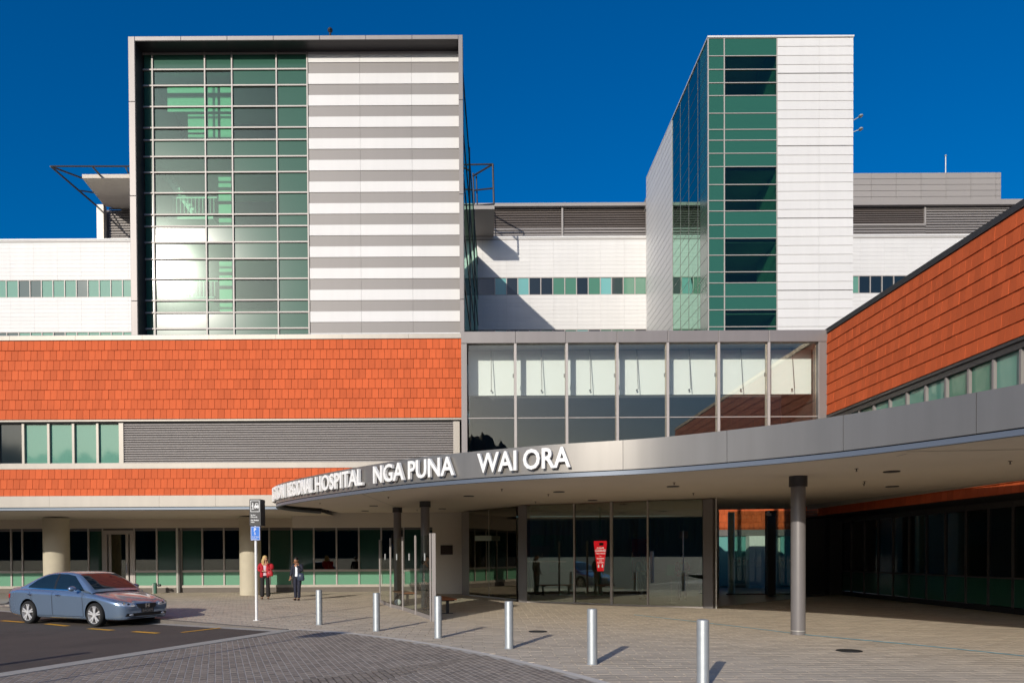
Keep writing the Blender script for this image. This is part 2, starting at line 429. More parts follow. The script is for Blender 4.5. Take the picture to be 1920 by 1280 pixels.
boards(b, xa, xb, zc0-.8, zc1, YC, (zc1-zc0)/5.6, 2.03, gap=.03, x_org=PX(1633.5, 350, YC)); b.box(xa+.05, xb-.01, YC+.055, YC+5, zc0-.8, zc1-.02)
b.build('rooftop_enclosure', ['grey_cladding'], pl)
ant = MB(); xx = PX(1773, 310, YC+.5); ant.cyl((xx, YC+.5, zc1-.05), (xx, YC+.5, PZ_(1773, 294, YC+.5)), .05, n=8); ant.ell((xx, YC+.5, PZ_(1773, 292, YC+.5)), (.09, .09, .09), 4)
tag(ant.build('antenna_mast', ['galvanised']), 'thin pole with a small tip on the grey rooftop enclosure', 'antenna')
# left plant shelter with raking struts
b = MB()
Yf, Yb = 54.0, 58.3
zr = PZ_(200, 334, Yf)
xl = PX(154, 334, Yf)
b.prism([(xl, Yf, zr), (PX(262, 334, Yf), Yf, zr), (PX(262, 334, Yf), Yb+3, zr-.02), (PX(196, 376, Yb), Yb, zr-.0)], (0, 0, .28))
b.build('plant_roof', ['soffit'], pl)
b = MB(); b.box(PX(181, 400, Yb-.3), PX(194, 400, Yb-.3), Yb-.3, Yb+.2, zlo, zr-.01); b.build('pillar', ['pale_metal'], pl)
b = MB(); louvre(b, PX(204, 410, Yb+.3), PX(260, 410, Yb+.3), Yb+.3, zlo, PZ_(220, 384, Yb+.3), .2); b.build('louvre_screen', ['louvre'], pl)
b = MB(); b.box(PX(200, 410, Yb+.6), PX(260, 410, Yb+.6), Yb+.6, Yb+4, zlo, zr-.03); b.build('plant_wall', ['louvre_dark'], pl)
def strut(b, A, B, r=.07): b.cyl(A, B, r, n=8)
Yt = 52.5
b = MB(); T = at(95, 312, Yt)
strut(b, T, at(250, 312, Yt), .06); strut(b, T, at(183, 345, 55.5)); strut(b, T, at(180, 385, Yb-.3)); strut(b, at(173, 312, Yt), at(203, 346, 55.5)); strut(b, at(147, 357, 55), at(181, 362, Yb-.3), .06)
strut(b, at(235, 312, Yt), at(243, 330, 55.5))
b.build('outrigger', ['dark_metal'], pl)
b = MB(); T = at(924, 308, Yt); B2 = at(926, 383, Yt)
strut(b, T, at(875, 309, Yt), .06); strut(b, T, B2); strut(b, T, at(887, 330, 55)); strut(b, at(925, 353, Yt), at(889, 357, 55), .06); strut(b, at(887, 325, 55), at(889, 383, 55), .06); strut(b, at(893, 325, 55), at(895, 383, 55), .05); strut(b, B2, at(889, 386, 55), .06)
b.build('outrigger', ['dark_metal'], pl)
b = MB(); b.box(at(875, 386, 52.6).x, at(927, 386, 52.6).x, 52.4, YP+.2, PZ_(905, 388, 52.6)-.25, PZ_(905, 388, 52.6)); b.build('outrigger_deck', ['grey_cladding'], pl)

# ---------------------------------------------------------------- panelled tower (right)
Yr = 41.5
rt = thing('panelled_tower', 'white and green panelled stair tower standing right of the striped tower', 'building', (15, Yr, 0))
xA, xB, xC, xD = PX(1327, 350, Yr), PX(1358, 350, Yr), PX(1457, 350, Yr), PX(1599.5, 350, Yr)
ztop = PZ_(1460, 69, Yr); zbase = 7.0
rows = [72, 105.6, 131, 156, 180, 213, 243.4, 263.5, 288, 313, 346.5, 376.5, 396, 422, 447, 478.6, 510, 530.6, 556, 581, 612.6, 644]
zr_ = [PZ_(1390, y, Yr) for y in rows]; zr_[-1] = zbase
vis = {1, 2, 3, 9, 10, 11, 14, 15, 16, 19, 20}
mu = MB()
for i in range(len(rows)-1):
    a, c = zr_[i+1], zr_[i]
    pane(xA+.04, xB-.025, Yr, a+.02, c-.02, 'spandrel_panel', 'spandrel_green', rt, .06)
    if i in vis: pane(xB+.025, xC-.03, Yr+.015, a+.02, c-.02, 'window', 'tower_glass', rt, .02)
    else: pane(xB+.025, xC-.03, Yr, a+.02, c-.02, 'spandrel_panel', 'spandrel_green', rt, .06)
    mu.box(xA, xC, Yr-.035, Yr+.07, c-.022, c+.022)
for x in (xA+.025, xB, xC-.01): mu.box(x-.03, x+.03, Yr-.03, Yr+.072, zbase, ztop-.02)
mu.build('mullion_grid', ['mullion'], rt)
b = MB(); rh = 16.7/F*Yr
n = int((ztop-zbase)/rh)
for k in range(n+1):
    z1 = ztop-.06-k*rh; z0 = z1-rh
    g = .045 if (k % 8) == 3 else .014
    for p, q in ((xC+.02, PX(1535.5, 300, Yr)), (PX(1535.5, 300, Yr)+.008, xD)):
        b.add([(p, Yr-.022, z0+g), (q, Yr-.022, z0+g), (q, Yr+.0, z1), (p, Yr+.0, z1), (p, Yr+.07, z0+g), (q, Yr+.07, z0+g), (q, Yr+.07, z1), (p, Yr+.07, z1)],
              [(0,1,2,3),(4,7,6,5),(0,4,5,1),(1,5,6,2),(3,2,6,7),(0,3,7,4)])
b.build('panel_wall', ['white_panel'], rt)
b = MB(); b.box(xC+.01, xD-.01, Yr+.075, Yr+.3, zbase, ztop-.05); b.build('wall_backing', ['white_joint'], rt)
b = MB(); b.box(xA-.02, xD+.03, Yr-.07, YW-.1, ztop-.06, ztop+.03); b.build('roof', ['white_panel'], rt)
b = MB(); b.box(xD-.05, xD, Yr+.08, YW-.1, zbase, ztop-.07); b.build('flank_wall', ['white_panel'], rt)
# left flank: glazed front bay, white panels behind
Ys = 49.2
xF = xA
mu = MB(); ns = 4
for j in range(ns):
    y0, y1 = Yr+.1+(Ys-Yr-.1)*j/ns, Yr+.1+(Ys-Yr-.1)*(j+1)/ns
    for i in range(0, len(rows)-1):
        a, c = zr_[i+1], zr_[i]
        if j == 0: 
            q = MB(); q.box(xF+.03, xF+.06, Yr+1.55, Ys, a+.012, c-.012); q.build('flank_glass', ['side_glass'], rt)
            q = MB(); q.box(xF+.03, xF+.06, Yr+.1, Yr+1.53, a+.012, c-.012); q.build('spandrel_panel', ['spandrel_green'], rt)
            mu.box(xF+.024, xF+.05, Yr+.08, Ys, c-.011, c+.011)
    mu.box(xF+.022, xF+.05, y1-.035, y1+.035, zbase, ztop-.07)
mu.build('mullion_grid', ['mullion_dark'], rt)
b = MB(); z = ztop-.07; k = 0
while z > zbase:
    b.box(xF+.0, xF+.011, Ys+.03, YW-.05, z-rh+.05, z); z -= rh
b.build('panel_wall', ['white_panel'], rt)
b = MB(); b.box(xF+.012, xF+.25, Ys+.05, YW-.06, zbase, ztop-.08); b.build('wall_backing', ['white_joint'], rt)
b = MB()
for i in vis:
    pass
for yy in (180, 300, 396, 435, 530, 570):   # floor slabs behind the spandrels
    z = PZ_(1390, yy, Yr); b.box(xA+.3, xD-.3, Yr+.25, YW-.5, z-.5, z-.1)
b.build('floor_slab', ['room_pale'], rt)
b = MB(); b.box(xC+.02, xC+.12, Yr+.12, Yr+3.2, zbase, ztop-.1); b.build('partition', ['room_green'], rt)
b = MB(); b.box(xA+.35, xD-.1, Yr+5, Yr+5.2, zbase, ztop-.1); b.build('core_wall', ['room_mid'], rt)
cc = MB()
for py in (227, 247):
    z = PZ_(1600, py, Yr+.5); cc.cyl((xD, Yr+.5, z-.12), (xD+.5, Yr+.3, z+(.12 if py == 227 else 0)), .025, n=6); cc.ell((xD+.55, Yr+.25, z+(.13 if py == 227 else 0)), (.12, .16, .08), 5)
cc.build('lamp_arm', ['galvanised'], rt)

# ---------------------------------------------------------------- striped tower (left)
Yf, Yg = 33.4, 34.2
st = thing('striped_tower', 'tall tower in a grey frame with green curtain glazing and white stripes', 'building', (-10, Yf, 0))
fl, fr, ft = PX(243, 350, Yf), PX(869, 350, Yf), PZ_(550, 67, Yf)
fw, ftb = 12/F*Yf, 8/F*Yf
b = MB()
segs = [9.0, 13.2, 17.9, 22.1, ft]
for z0, z1 in zip(segs[:-1], segs[1:]):
    b.box(fl, fl+fw, Yf, Yg+.3, z0+.008, z1-(.0 if z1 == ft else .008)); 
    b.box(fr-8/F*Yf, fr, Yf, Yg+.3, z0+.008, z1-(.0 if z1 == ft else .008))
nx = 7
for i in range(nx):
    a = fl+fw+.004+(fr-8/F*Yf-fl-fw-.008)*i/nx; c = fl+fw+.004+(fr-8/F*Yf-fl-fw-.008)*(i+1)/nx
    b.box(a+.005, c-.005, Yf, Yg+.3, ft-ftb, ft)
b.build('portal_frame', ['grey_metal'], st, bevel=.012)
b = MB(); b.box(fl+fw+.01, fr-8/F*Yf-.01, Yf+.03, Yg+.28, ft-ftb-.012, ft-ftb-.001); b.build('reveal_dark_sheet', ['dark_metal'], st)  # thin dark sheet added over the frame reveal to make it near black
b = MB(); b.box(fl+fw+.001, fl+fw+.012, Yf+.03, Yg+.28, 8.9, ft-ftb-.014); b.build('reveal_dark_sheet', ['dark_metal'], st)
xs = [PX(x, 350, Yg) for x in (266.5, 288.5, 386.5, 437, 520.3, 577.8)]
ys = [95, 101, 131, 161, 200.5, 240, 263, 294, 323.5, 362, 402.5, 424.5, 454.5, 485.5, 523, 563, 586, 616, 640]
zs = [PZ_(420, y, Yg) for y in ys]; zs[-1] = 8.8
xs[0] = fl+fw+.01
visBC = {2, 3, 4, 5, 7, 8, 9, 10, 12, 13, 14, 15}; visD = {3, 4, 5, 8, 9, 10, 13, 14, 15}
mu = MB()
for j in range(5):
    for i in range(len(ys)-1):
        v = (j in (1, 2) and i in visBC) or (j == 3 and i in visD)
        x0, x1, z1, z0 = xs[j]+.03, xs[j+1]-.03, zs[i]-.03, zs[i+1]+.03
        if v: pane(x0, x1, Yg+.03, z0, z1, 'window', 'vision_dusty', st, .012)
        else: pane(x0, x1, Yg+.02, z0, z1, 'spandrel_panel', 'spandrel_dusty', st, .04)
for i in range(1, len(ys)-1): mu.box(xs[0], xs[5], Yg-.045, Yg+.07, zs[i]-.031, zs[i]+.031)
for x in xs[1:]: mu.box(x-.031, x+.031, Yg-.055, Yg+.072, 8.8, zs[0])
mu.build('mullion_grid', ['mullion'], st)
# stripes
b = MB(); b2 = MB()
y = 97.4; k = 0; xj = [xs[5]+.05, PX(676, 350, Yg), PX(773, 350, Yg), fr-8/F*Yf-.002]
while y < 640:
    z1, z0 = PZ_(720, y, Yg), PZ_(720, y+20.25, Yg)
    for a, c in zip(xj[:-1], xj[1:]):
        t = b if k % 2 == 0 else b2; pr = .03 if k % 2 == 0 else 0
        t.box(a+.004, c-.004, Yg-pr, Yg+.07, z0+.006, z1-.006)
    y += 20.25; k += 1
b2.box(xj[0], xj[-1], Yg, Yg+.07, PZ_(720, 97.4, Yg)+.006, PZ_(720, 92, Yg))
b.build('white_stripe', ['white_panel'], st); b2.build('grey_stripe', ['stripe_grey'], st)
b = MB(); b.box(xj[0], fr-.1, Yg+.075, Yg+.25, 8.8, zs[0]); b.build('wall_backing', ['white_joint'], st)
b = MB(); b.box(fl+.05, fr-.05, Yg+.31, YW-.05, ft-.35, ft-.05); b.build('roof', ['grey_cladding'], st)
b = MB(); b.box(fl+.02, fl+.3, Yg+.31, YW-.05, 8.8, ft-.36)
b.build('flank_wall', ['white_panel'], st)
# right flank: dark glazing with ribs, seen edge-on
xr0, xr1 = fr-.03, PX(896, 540, YW)
b = MB(); b.prism([(xr0, Yg+.31, 8.8), (xr1, YW-.06, 8.8), (xr1, YW-.06, ft-.36), (xr0, Yg+.31, ft-.36)], (-.05, 0, 0)); b.build('flank_glass', ['side_glass'], st)
b = MB()
for i in range(1, 3):
    t = i/3.0; xx = xr0+(xr1-xr0)*t; yy = Yg+.31+(YW-.06-Yg-.31)*t; b.box(xx-.02, xx+.04, yy-.12, yy+.12, 8.8, ft-.36)
for z in zs[2:-1:3]: b.prism([(xr0, Yg+.31, z-.06), (xr1, YW-.06, z-.06), (xr1, YW-.06, z+.06), (xr0, Yg+.31, z+.06)], (.03, 0, 0))
b.build('flank_rib', ['dark_metal'], st)
b = MB(); b.box(xs[5]+.1, xr0-.4, Yg+.5, YW-1, 8.8, ft-.5); b.build('core_wall', ['room_dark'], st)
# interior
b = MB()
for i0, i1 in ((0, 2), (6, 7), (11, 12), (16, 17)):
    zc = zs[i1]; b.box(fl+.35, xs[5]+.05, Yg+.12, Yg+9, zc-.05, zc+.35)
b.build('floor_slab', ['room_pale'], st)
b = MB(); b.box(fl+.35, xs[5]+.05, Yg+4.2, Yg+4.3, 8.8, ft-.5); b.build('back_wall', ['room_dark'], st)
b = MB()
for i0, i1 in ((2, 6), (7, 11), (12, 16)):
    za, zb = zs[i0], zs[i1]; h = za-zb
    if i0 == 2:
        for x0, x1, q0, q1 in ((314, 384, .50, .72), (314, 384, .77, .86), (352, 384, .20, .46), (352, 384, .02, .17), (390, 408, .50, .72), (413, 434, .50, .72), (390, 408, .02, .46), (413, 434, .02, .46), (390, 408, .77, .86), (413, 434, .77, .86)):
            b.box(PX(x0, 200, Yg+.5), PX(x1, 200, Yg+.5), Yg+.5, Yg+.53, zb+h*q0, zb+h*q1)
    else:
        n = 4
        for k in range(n):
            b.box(PX(410, 400, Yg+.5), PX(434, 400, Yg+.5), Yg+.5, Yg+.53, zb+h*(.04+k*.2), zb+h*(.19+k*.2))
b.build('rear_pane_proxy', ['room_green'], st)  # opaque green panels near the glass, placed to catch sun like back-lit rear windows
b = MB()
for i0, i1 in ((7, 11), (12, 16)):
    za, zb = zs[i0], zs[i1]; h = za-zb
    xa, xb2 = PX(325, 400, Yg+2), PX(372, 400, Yg+2)
    for k in range(9):
        t = k/9; x = xa+(xb2-xa)*t; z = zb+h*(.95-.55*t); b.box(x, x+.2, Yg+1.3, Yg+2.5, z-.12, z)
    b.prism([(xa, Yg+1.25, zb+h*.95), (xb2, Yg+1.25, zb+h*.40), (xb2, Yg+1.25, zb+h*.33), (xa, Yg+1.25, zb+h*.86)], (0, .06, 0))
    b.box(PX(318, 400, Yg+1.6), PX(405, 400, Yg+1.6), Yg+1.2, Yg+2.6, zb+h*.28, zb+h*.36)
    b.box(PX(320, 400, Yg+1), PX(405, 400, Yg+1), Yg+1.15, Yg+1.19, zb+h*.58, zb+h*.60)
    for k in range(12): 
        x = PX(322+k*7, 400, Yg+1); b.box(x-.012, x+.012, Yg+1.15, Yg+1.18, zb+h*.36, zb+h*.58)
b.build('stair', ['room_white'], st)
b = MB(); xx = PX(619, 58, Yf+3); zz = ft-.05; b.cyl((xx, Yf+3, zz), (xx, Yf+3, PZ_(619, 61, Yf+3)), .05, n=8); b.ell((xx, Yf+3, PZ_(619, 57, Yf+3)), (.13, .13, .12), 5); b.ell((xx+.02, Yf+2.9, PZ_(619, 57, Yf+3)), (.06, .06, .06), 4)
tag(b.build('roof_beacon', ['dark_metal']), 'small dark lamp on the roof edge of the striped tower', 'lamp')
# ---------------------------------------------------------------- tiled wing (left front)
YB = 28.0; YGl = 34.6
tw_ = thing('tiled_wing', 'long orange tiled wing on the left with a louvred band and covered walkway', 'building', (-12, YB, 0))
WL, WR = PX(872, 700, YB)-135*(12.0/F*YB), PX(872, 700, YB)
zT, zB = PZ_(430, 637.5, YB), PZ_(430, 785, YB)
rh = (zT-zB)/8; tw = 12.0/F*YB
b = MB(); tiles(b, (WL, YB), (1, 0), (0, -1), WR-WL, zT, 8, rh, tw); b.build('tile_cladding', ['terracotta'], tw_)
zT2, zB2 = PZ_(430, 878, YB), PZ_(430, 928, YB)
b = MB(); tiles(b, (WL, YB), (1, 0), (0, -1), WR-WL, zT2, 3, rh, tw, lastfrac=(zT2-zB2)/rh-2); b.build('tile_cladding', ['terracotta'], tw_)
zw1, zw0 = PZ_(430, 792, YB), PZ_(430, 867, YB)
b = MB()
b.box(WL, WR, YB+.005, YB+.3, zB-.02, zT+.05); b.box(WL, WR, YB+.005, YB+.3, zB2, zT2+.02)
b.build('wall_core', ['tile_backing'], tw_)
# parapet capping
zc = PZ_(430, 628.5, YB)
b = MB(); xs_ = [WL]+[PX(x, 632, YB) for x in (20, 143, 268, 393, 518, 642, 766)]+[WR]
for p, q in zip(xs_[:-1], xs_[1:]): b.box(p+.004, q-.004, YB-.07, YB+.35, zT+.012, zc)
b.build('parapet_capping', ['pale_metal'], tw_)
b = MB(); b.box(WL, WR, YB+.35, 40, zT-.5, zT-.3); b.build('roof', ['grey_cladding'], tw_)
b = MB(); yr = YB+1.2; zrail = PZ_(430, 628, yr)
b.cyl((WL, yr, zrail), (WR-.1, yr, zrail), .022, n=8)
for x in range(-8, 870, 63):
    xx = PX(x, 628, yr)
    if xx < WR-.2: b.cyl((xx, yr, zT-.3), (xx, yr, zrail), .018, n=6)
b.build('railing', ['bright_metal'], tw_)
# window + louvre band
b = MB()
b.box(WL, WR, YB-.06, YB+.35, PZ_(430, 789, YB), zB-.02)
b.box(WL, WR, YB-.05, YB+.35, zT2+.01, zw0)
b.build('sill_band', ['pale_metal'], tw_)
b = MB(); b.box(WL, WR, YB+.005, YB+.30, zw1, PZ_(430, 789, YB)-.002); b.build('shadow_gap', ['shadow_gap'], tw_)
px_ = [-294, -246, -198, -150, -102, -54, -6, 42.5, 90, 136.5, 182, 226]
mu = MB()
for i in range(11):
    x0, x1 = PX(px_[i], 830, YB), PX(px_[i+1], 830, YB)
    pane(x0+.04, x1-.04, YB+.12, zw0+.03, zw1, 'window', 'window_dark' if i in (6,) else 'window_sage', tw_, .03)
def mbox(nm, *a):
    q = MB(); q.box(*a); q.build(nm, ['pale_metal'], tw_)
for x in px_[:-1]: xx = PX(x, 830, YB); mbox('mullion', xx-.045, xx+.045, YB+.02, YB+.15, zw0, zw1)
xx = PX(226, 830, YB); xj = PX(232, 830, YB); mbox('window_jamb', xx-.05, xj, YB-.03, YB+.3, zw0, zw1)
xk, xl2 = PX(850, 830, YB), PX(862, 830, YB); mbox('louvre_jamb', xk, xl2, YB-.03, YB+.3, zw0-.2, zw1)
b = MB(); n = 17; p = (zw1-zw0)/n
for i in range(n):
    z = zw0+i*p
    b.add([(xj, YB, z+.012), (xk, YB, z+.012), (xk, YB+.1, z+p*.97), (xj, YB+.1, z+p*.97), (xj, YB, z+.034), (xk, YB, z+.034), (xk, YB+.1, z+p*.97+.022), (xj, YB+.1, z+p*.97+.022)],
          [(0,1,5,4),(0,3,2,1),(4,5,6,7),(1,2,6,5),(3,0,4,7),(2,3,7,6)])
b.build('louvre_screen', ['louvre'], tw_)
b = MB(); b.box(xj, xk, YB+.14, YB+.3, zw0, zw1); b.build('louvre_backing', ['louvre_dark'], tw_)
# beam band + lip
zb0, zl1, zl0 = PZ_(300, 950, YB), PZ_(300, 951.5, YB), PZ_(300, 955.5, YB)
BR = PX(522, 940, YB)
b = MB(); xs_ = [WL]+[PX(x, 940, YB) for x in (97, 302, 407)]+[BR+.9]
for p, q in zip(xs_[:-1], xs_[1:]): b.box(p+.003, q-.003, YB-.16, YB+.2, zb0, zB2-.01)
b.box(BR+.91, WR, YB-.1, YB+.2, zb0+.05, zB2-.01)
b.build('beam_band', ['pale_metal'], tw_)
b = MB(); b.box(WL, BR+.6, YB-.15, YB+.2, zl0, zl1); b.build('drip_lip', ['lip_metal'], tw_)
b = MB(); zs2 = PZ_(300, 973, 34.3)
b.quad((WL, YB-.1, zl0+.012), (BR+1.2, YB-.1, zl0+.012), (BR+1.2, 34.5, zs2), (WL, 34.5, zs2))
b.build('walkway_ceiling', ['soffit'], tw_)
YV = 34.3
zv = PZ_(300, 989, YV)
xw0, xw1 = PX(548, 980, YV), PX(812, 980, YV)
b = MB(); b.box(WL, xw0, YV, YV+.4, zv, zs2); b.build('lintel_beam', ['soffit'], tw_)
b = MB(); yv2 = 32.3; xe0, xe1 = PX(548, 980, yv2), PX(868, 980, yv2); xe2 = PX(811, 1040, yv2)
b.box(xe0, xe1, yv2, yv2+.3, PZ_(680, 988, yv2), 3.9); b.build('lintel_beam', ['white_wall'], tw_)
b = MB(); b.box(xe2, xe1, yv2+.002, yv2+.25, 0, PZ_(680, 988, yv2)-.002)
b.box(xe2, xe2+.2, yv2+.25, YGl+.3, 0, 3.0); b.build('entrance_wall', ['white_wall'], tw_)
# ground floor glazing
zsill, zpl, zpan = PZ_(400, 1097, YGl), PZ_(400, 1101, YGl), PZ_(400, 1070, YGl)
gx = [-190, -147, -104, -62, -20, 21, 42, 84, 128, 166, 193, 252, 294, 331.5, 340, 379.5, 420, 462, 505, 547, 588.5, 631, 673, 715, 757, 799, 814]
gx = [-190-43*k for k in range(4, 0, -1)]+gx
gk = ['v', 's', 'v', 'v', 'v', 's', 'v', 'v', 'v', 'v', 'v', 'v', 'v', 's', 'D', 'v', 's', 'X', 's', 'v', 'v', 'v', 's', 's', 'v', 'v', 's', 'v', 's', 'v']
mu = MB(); yy = YGl
for i in range(len(gx)-1):
    x0, x1 = PX(gx[i], 1040, yy), PX(gx[i+1], 1040, yy); k = gk[i % len(gk)]
    if k in 'vs':
        pane(x0+.04, x1-.04, yy+.03, zpan+.04, zv-.12, 'window', 'dark_glass' if k == 'v' else 'window_forest', tw_, .02)
        pane(x0+.04, x1-.04, yy+.03, zsill+.02, zpan-.04, 'spandrel_panel', 'panel_green', tw_, .04)
    elif k == 'D':
        d = MB(); d.box(x0+.02, x0+.2, yy-.03, yy+.1, .02, zv-.1); d.box(x1-.2, x1-.02, yy-.03, yy+.1, .02, zv-.1); d.box(x0+.2, x1-.2, yy-.03, yy+.1, zv-.28, zv-.1); d.box(x0+.2, x1-.2, yy-.03, yy+.1, .02, .2)
        d.box(x0+.28, x0+.40, yy-.02, yy+.06, .2, zv-.28); d.box(x1-.40, x1-.28, yy-.02, yy+.06, .2, zv-.28)
        dd = d.build('door', ['mullion'], tw_); g = MB(); g.box(x0+.38, x1-.38, yy+.01, yy+.03, .2, zv-.28); g.build('door_pane', ['dark_glass'], dd)
        h = MB(); h.cyl((x1-.34, yy-.07, .95), (x1-.34, yy-.07, 1.35), .018, n=8); h.build('door_handle', ['chrome'], dd)
    q = MB(); q.box(x0-.035, x0+.035, yy-.02, yy+.07, zpl, zv); q.build('mullion', ['mullion'], tw_)
mu.box(WL, PX(192, 1040, yy), yy-.015, yy+.06, zpan-.05, zpan+.05); mu.box(PX(253, 1040, yy), PX(814, 1040, yy), yy-.015, yy+.06, zpan-.05, zpan+.05)
mu.build('mullion_grid', ['mullion'], tw_)
b = MB(); b.box(WL, PX(814, 1040, yy), yy-.01, yy+.08, zv-.13, zv-.005); b.build('window_head', ['mullion_dark'], tw_)
b = MB(); b.box(WL, PX(192, 1040, yy), yy-.05, yy+.1, zpl, zsill+.02); b.box(PX(253, 1040, yy), PX(814, 1040, yy), yy-.05, yy+.1, zpl, zsill+.02); b.build('window_sill', ['pale_metal'], tw_)
b = MB(); b.box(WL, PX(192, 1040, yy), yy-.02, yy+.1, 0, zpl-.002); b.box(PX(253, 1040, yy), PX(814, 1040, yy), yy-.02, yy+.1, 0, zpl-.002); b.build('plinth', ['kerb_dark'], tw_)
b = MB(); xp = PX(332.5, 1050, yy-.25); b.cyl((xp, yy-.25, 0), (xp, yy-.25, zs2), .045, n=10); b.build('drainpipe', ['bright_metal'], tw_)
b = MB(); b.box(PX(335, 1050, yy), PX(340, 1050, yy), yy-.1, yy-.025, 0, zv-.14); b.build('dark_jamb', ['column_paint'], tw_)
b = MB(); b.box(WL, PX(814, 1040, yy)+.3, yy+4.5, yy+4.6, 0, 3.6); b.box(WL, WR, yy+.1, yy+4.5, -.02, .005); b.box(WL, WR, yy+.15, yy+4.5, zv+.02, zv+.1)
b.box(-16.0, -15.9, yy+.3, yy+4.5, 0, 3); b.box(-9, -8.9, yy+.3, yy+4.5, 0, 3)
b.build('room_shell', ['room_grey'], tw_)
b = MB()
for x in (-14.5, -12.2, -7.5, -5.6): b.box(x-.6, x+.6, yy+2.6, yy+3.3, 0, .75); b.box(x-.3, x+.1, yy+2.7, yy+2.75, .8, 1.2)
b.build('reception_desk', ['room_pale'], tw_)
b = MB(); b.box(PX(256, 993, yy+1.2), PX(291, 993, yy+1.2), yy+1.2, yy+1.35, zv-.06, zv-.0); b.build('ceiling_light', ['lit_white'], tw_)
# round concrete columns
for x0, x1 in ((84, 128.5), (450, 489)):
    yc = 32.3; xc = PX((x0+x1)/2, 1060, yc); r = (x1-x0)/2/F*yc
    b = MB(); b.cyl((xc, yc, 0), (xc, yc, PZ_(300, 985, yc-.4)+.35), r, n=40, caps=False); b.build('concrete_column', ['concrete'], tw_, smooth=60)
# ---------------------------------------------------------------- glazed box over the entrance
YX = 26.9
bx = thing('glazed_box', 'grey framed box of tall clear panes over the hospital entrance', 'building', (5.5, YX, 0))
bl, bi, br_i, br = PX(865, 740, YX), PX(876, 740, YX), PX(1535, 740, YX), PX(1552.5, 700, YX)
zt_, zi = PZ_(1200, 620, YX), PZ_(1200, 642, YX)
zlow = 3.62
b = MB(); xs_ = [bl]+[PX(x, 630, YX) for x in (966.5, 1061, 1157, 1252, 1347, 1442)]+[br]
for p, q in zip(xs_[:-1], xs_[1:]): b.box(p+.005, q-.005, YX-.02, YX+3.0, zi, zt_)
b.build('roof_fascia', ['grey_metal'], bx, bevel=.01)
for p, q in ((bl, bi), (br_i, br)): b = MB(); b.box(p, q, YX-.0, YX+.5, zlow, zi-.003); b.build('frame_jamb', ['grey_metal'], bx, bevel=.01)
mxs = [876, 966.5, 1063, 1158, 1252.5, 1348, 1442, 1535]
ztr = PZ_(1200, 781, YX)
mu = MB()
for x in mxs[1:-1]: xx = PX(x, 740, YX); mu.box(xx-.045, xx+.045, YX+.0, YX+.28, zlow, zi-.003)
mu.box(bi, br_i, YX+.10, YX+.15, ztr-.014, ztr+.014)
mu.build('mullion_grid', ['mullion'], bx)
for p, q in zip(mxs[:-1], mxs[1:]):
    pane(PX(p, 740, YX)+.05, PX(q, 740, YX)-.05, YX+.12, zlow, zi-.004, 'window', 'box_glass', bx, .014)
zbk = PZ_(1200, 739, YX)-.0
YI = YX+.95
zbk = PZ_(1200, 740, YI)
b = MB(); b.box(bi+.02, br_i+.15, YI, YI+.2, zbk, zi-.02); b.build('bulkhead', ['room_white'], bx)
b = MB(); b.box(bi-.0, 17, YI+5, YI+5.2, 6.15, zi); b.box(bi+.12, br-.12, YX+.5, YI+3.4, zlow+.2, zlow+.3); b.box(bl+.02, bl+.1, YX+.55, YI+5, zlow, zi); b.box(br-.1, br-.02, YX+.5, YI+3, zlow, zi)  # unseen low opening left under the back wall to let sun into the courtyard
b.build('room_shell', ['room_dark'], bx)
b = MB()
for x in (921, 1015, 1106, 1194, 1292, 1389, 1485):
    xx = PX(x, 690, YX+.84); b.cyl((xx, YX+.6, PZ_(1200, 733, YX+.84)), (xx, YX+.84, zi), .014, n=6); b.ell((xx, YX+.84, PZ_(1200, 731, YX+.84)), (.035, .035, .04), 4)
b.build('blind_rod', ['mullion_dark'], bx)
b = MB()
for i, x in enumerate(mxs[1:]):
    xx = PX(x, 700, YX)-.07; b.cyl((xx, YX+.22, PZ_(1200, 704, YX)), (xx, YX+.22, PZ_(1200, 697, YX)), .025, n=6)
b.build('window_stay', ['mullion_dark'], bx)
# ---------------------------------------------------------------- side wing (right, receding)
WX = 12.57
sw = thing('side_wing', 'orange tiled wing running towards the viewer on the right above dark glazing', 'building', (WX, 17, 0))
ya, yb_ = 27.6, 6.0
zwt, zwb = atx(1552, 627, WX).z, atx(1552, 779.7, WX).z
zwt = (atx(1552, 627, WX).z+atx(1920, 387.5, WX).z)/2; zwb = (atx(1552, 779.7, WX).z+atx(1920, 625.8, WX).z)/2; wrh = (zwt-zwb)/8; print('wing', zwt, zwb)
b = MB(); tiles(b, (WX, ya), (0, -1), (-1, 0), ya-yb_, zwt, 8, wrh, .2435, joint=.010); b.build('tile_cladding', ['terracotta'], sw)
zs0 = 5.25; zlb = 3.09
b = MB(); tiles(b, (WX, ya), (0, -1), (-1, 0), ya-yb_, zs0-.05, 6, .371, .2435, lastfrac=(zs0-.05-zlb)/.371-5, joint=.010); b.build('tile_cladding', ['terracotta'], sw)
b = MB(); b.box(WX+.005, WX+.3, yb_, ya, zwb-.02, zwt+.02); b.box(WX+.005, WX+.3, yb_, ya, zlb+.02, zs0-.03); b.build('wall_core', ['tile_backing'], sw)
b = MB(); zc = zwt+.18
for k in range(6): b.box(WX-.06, WX+.4, yb_+3.6*k+.004, min(ya, yb_+3.6*(k+1))-.004, zwt+.012, zc)
b.build('parapet_capping', ['dark_metal'], sw)
b = MB(); b.box(WX-.05, WX+.35, yb_, ya, zwb-.10, zwb-.022); b.box(WX+.0, WX+.3, yb_, ya, zwb-.26, zwb-.102); b.box(WX-.05, WX+.35, yb_, ya, zs0-.045, zs0+.03); b.build('sill_band', ['dark_metal'], sw)
mu = MB(); y = 26.6; ks = 'GGDGGGGTTGGGGGGGGGGGG'; i = 0
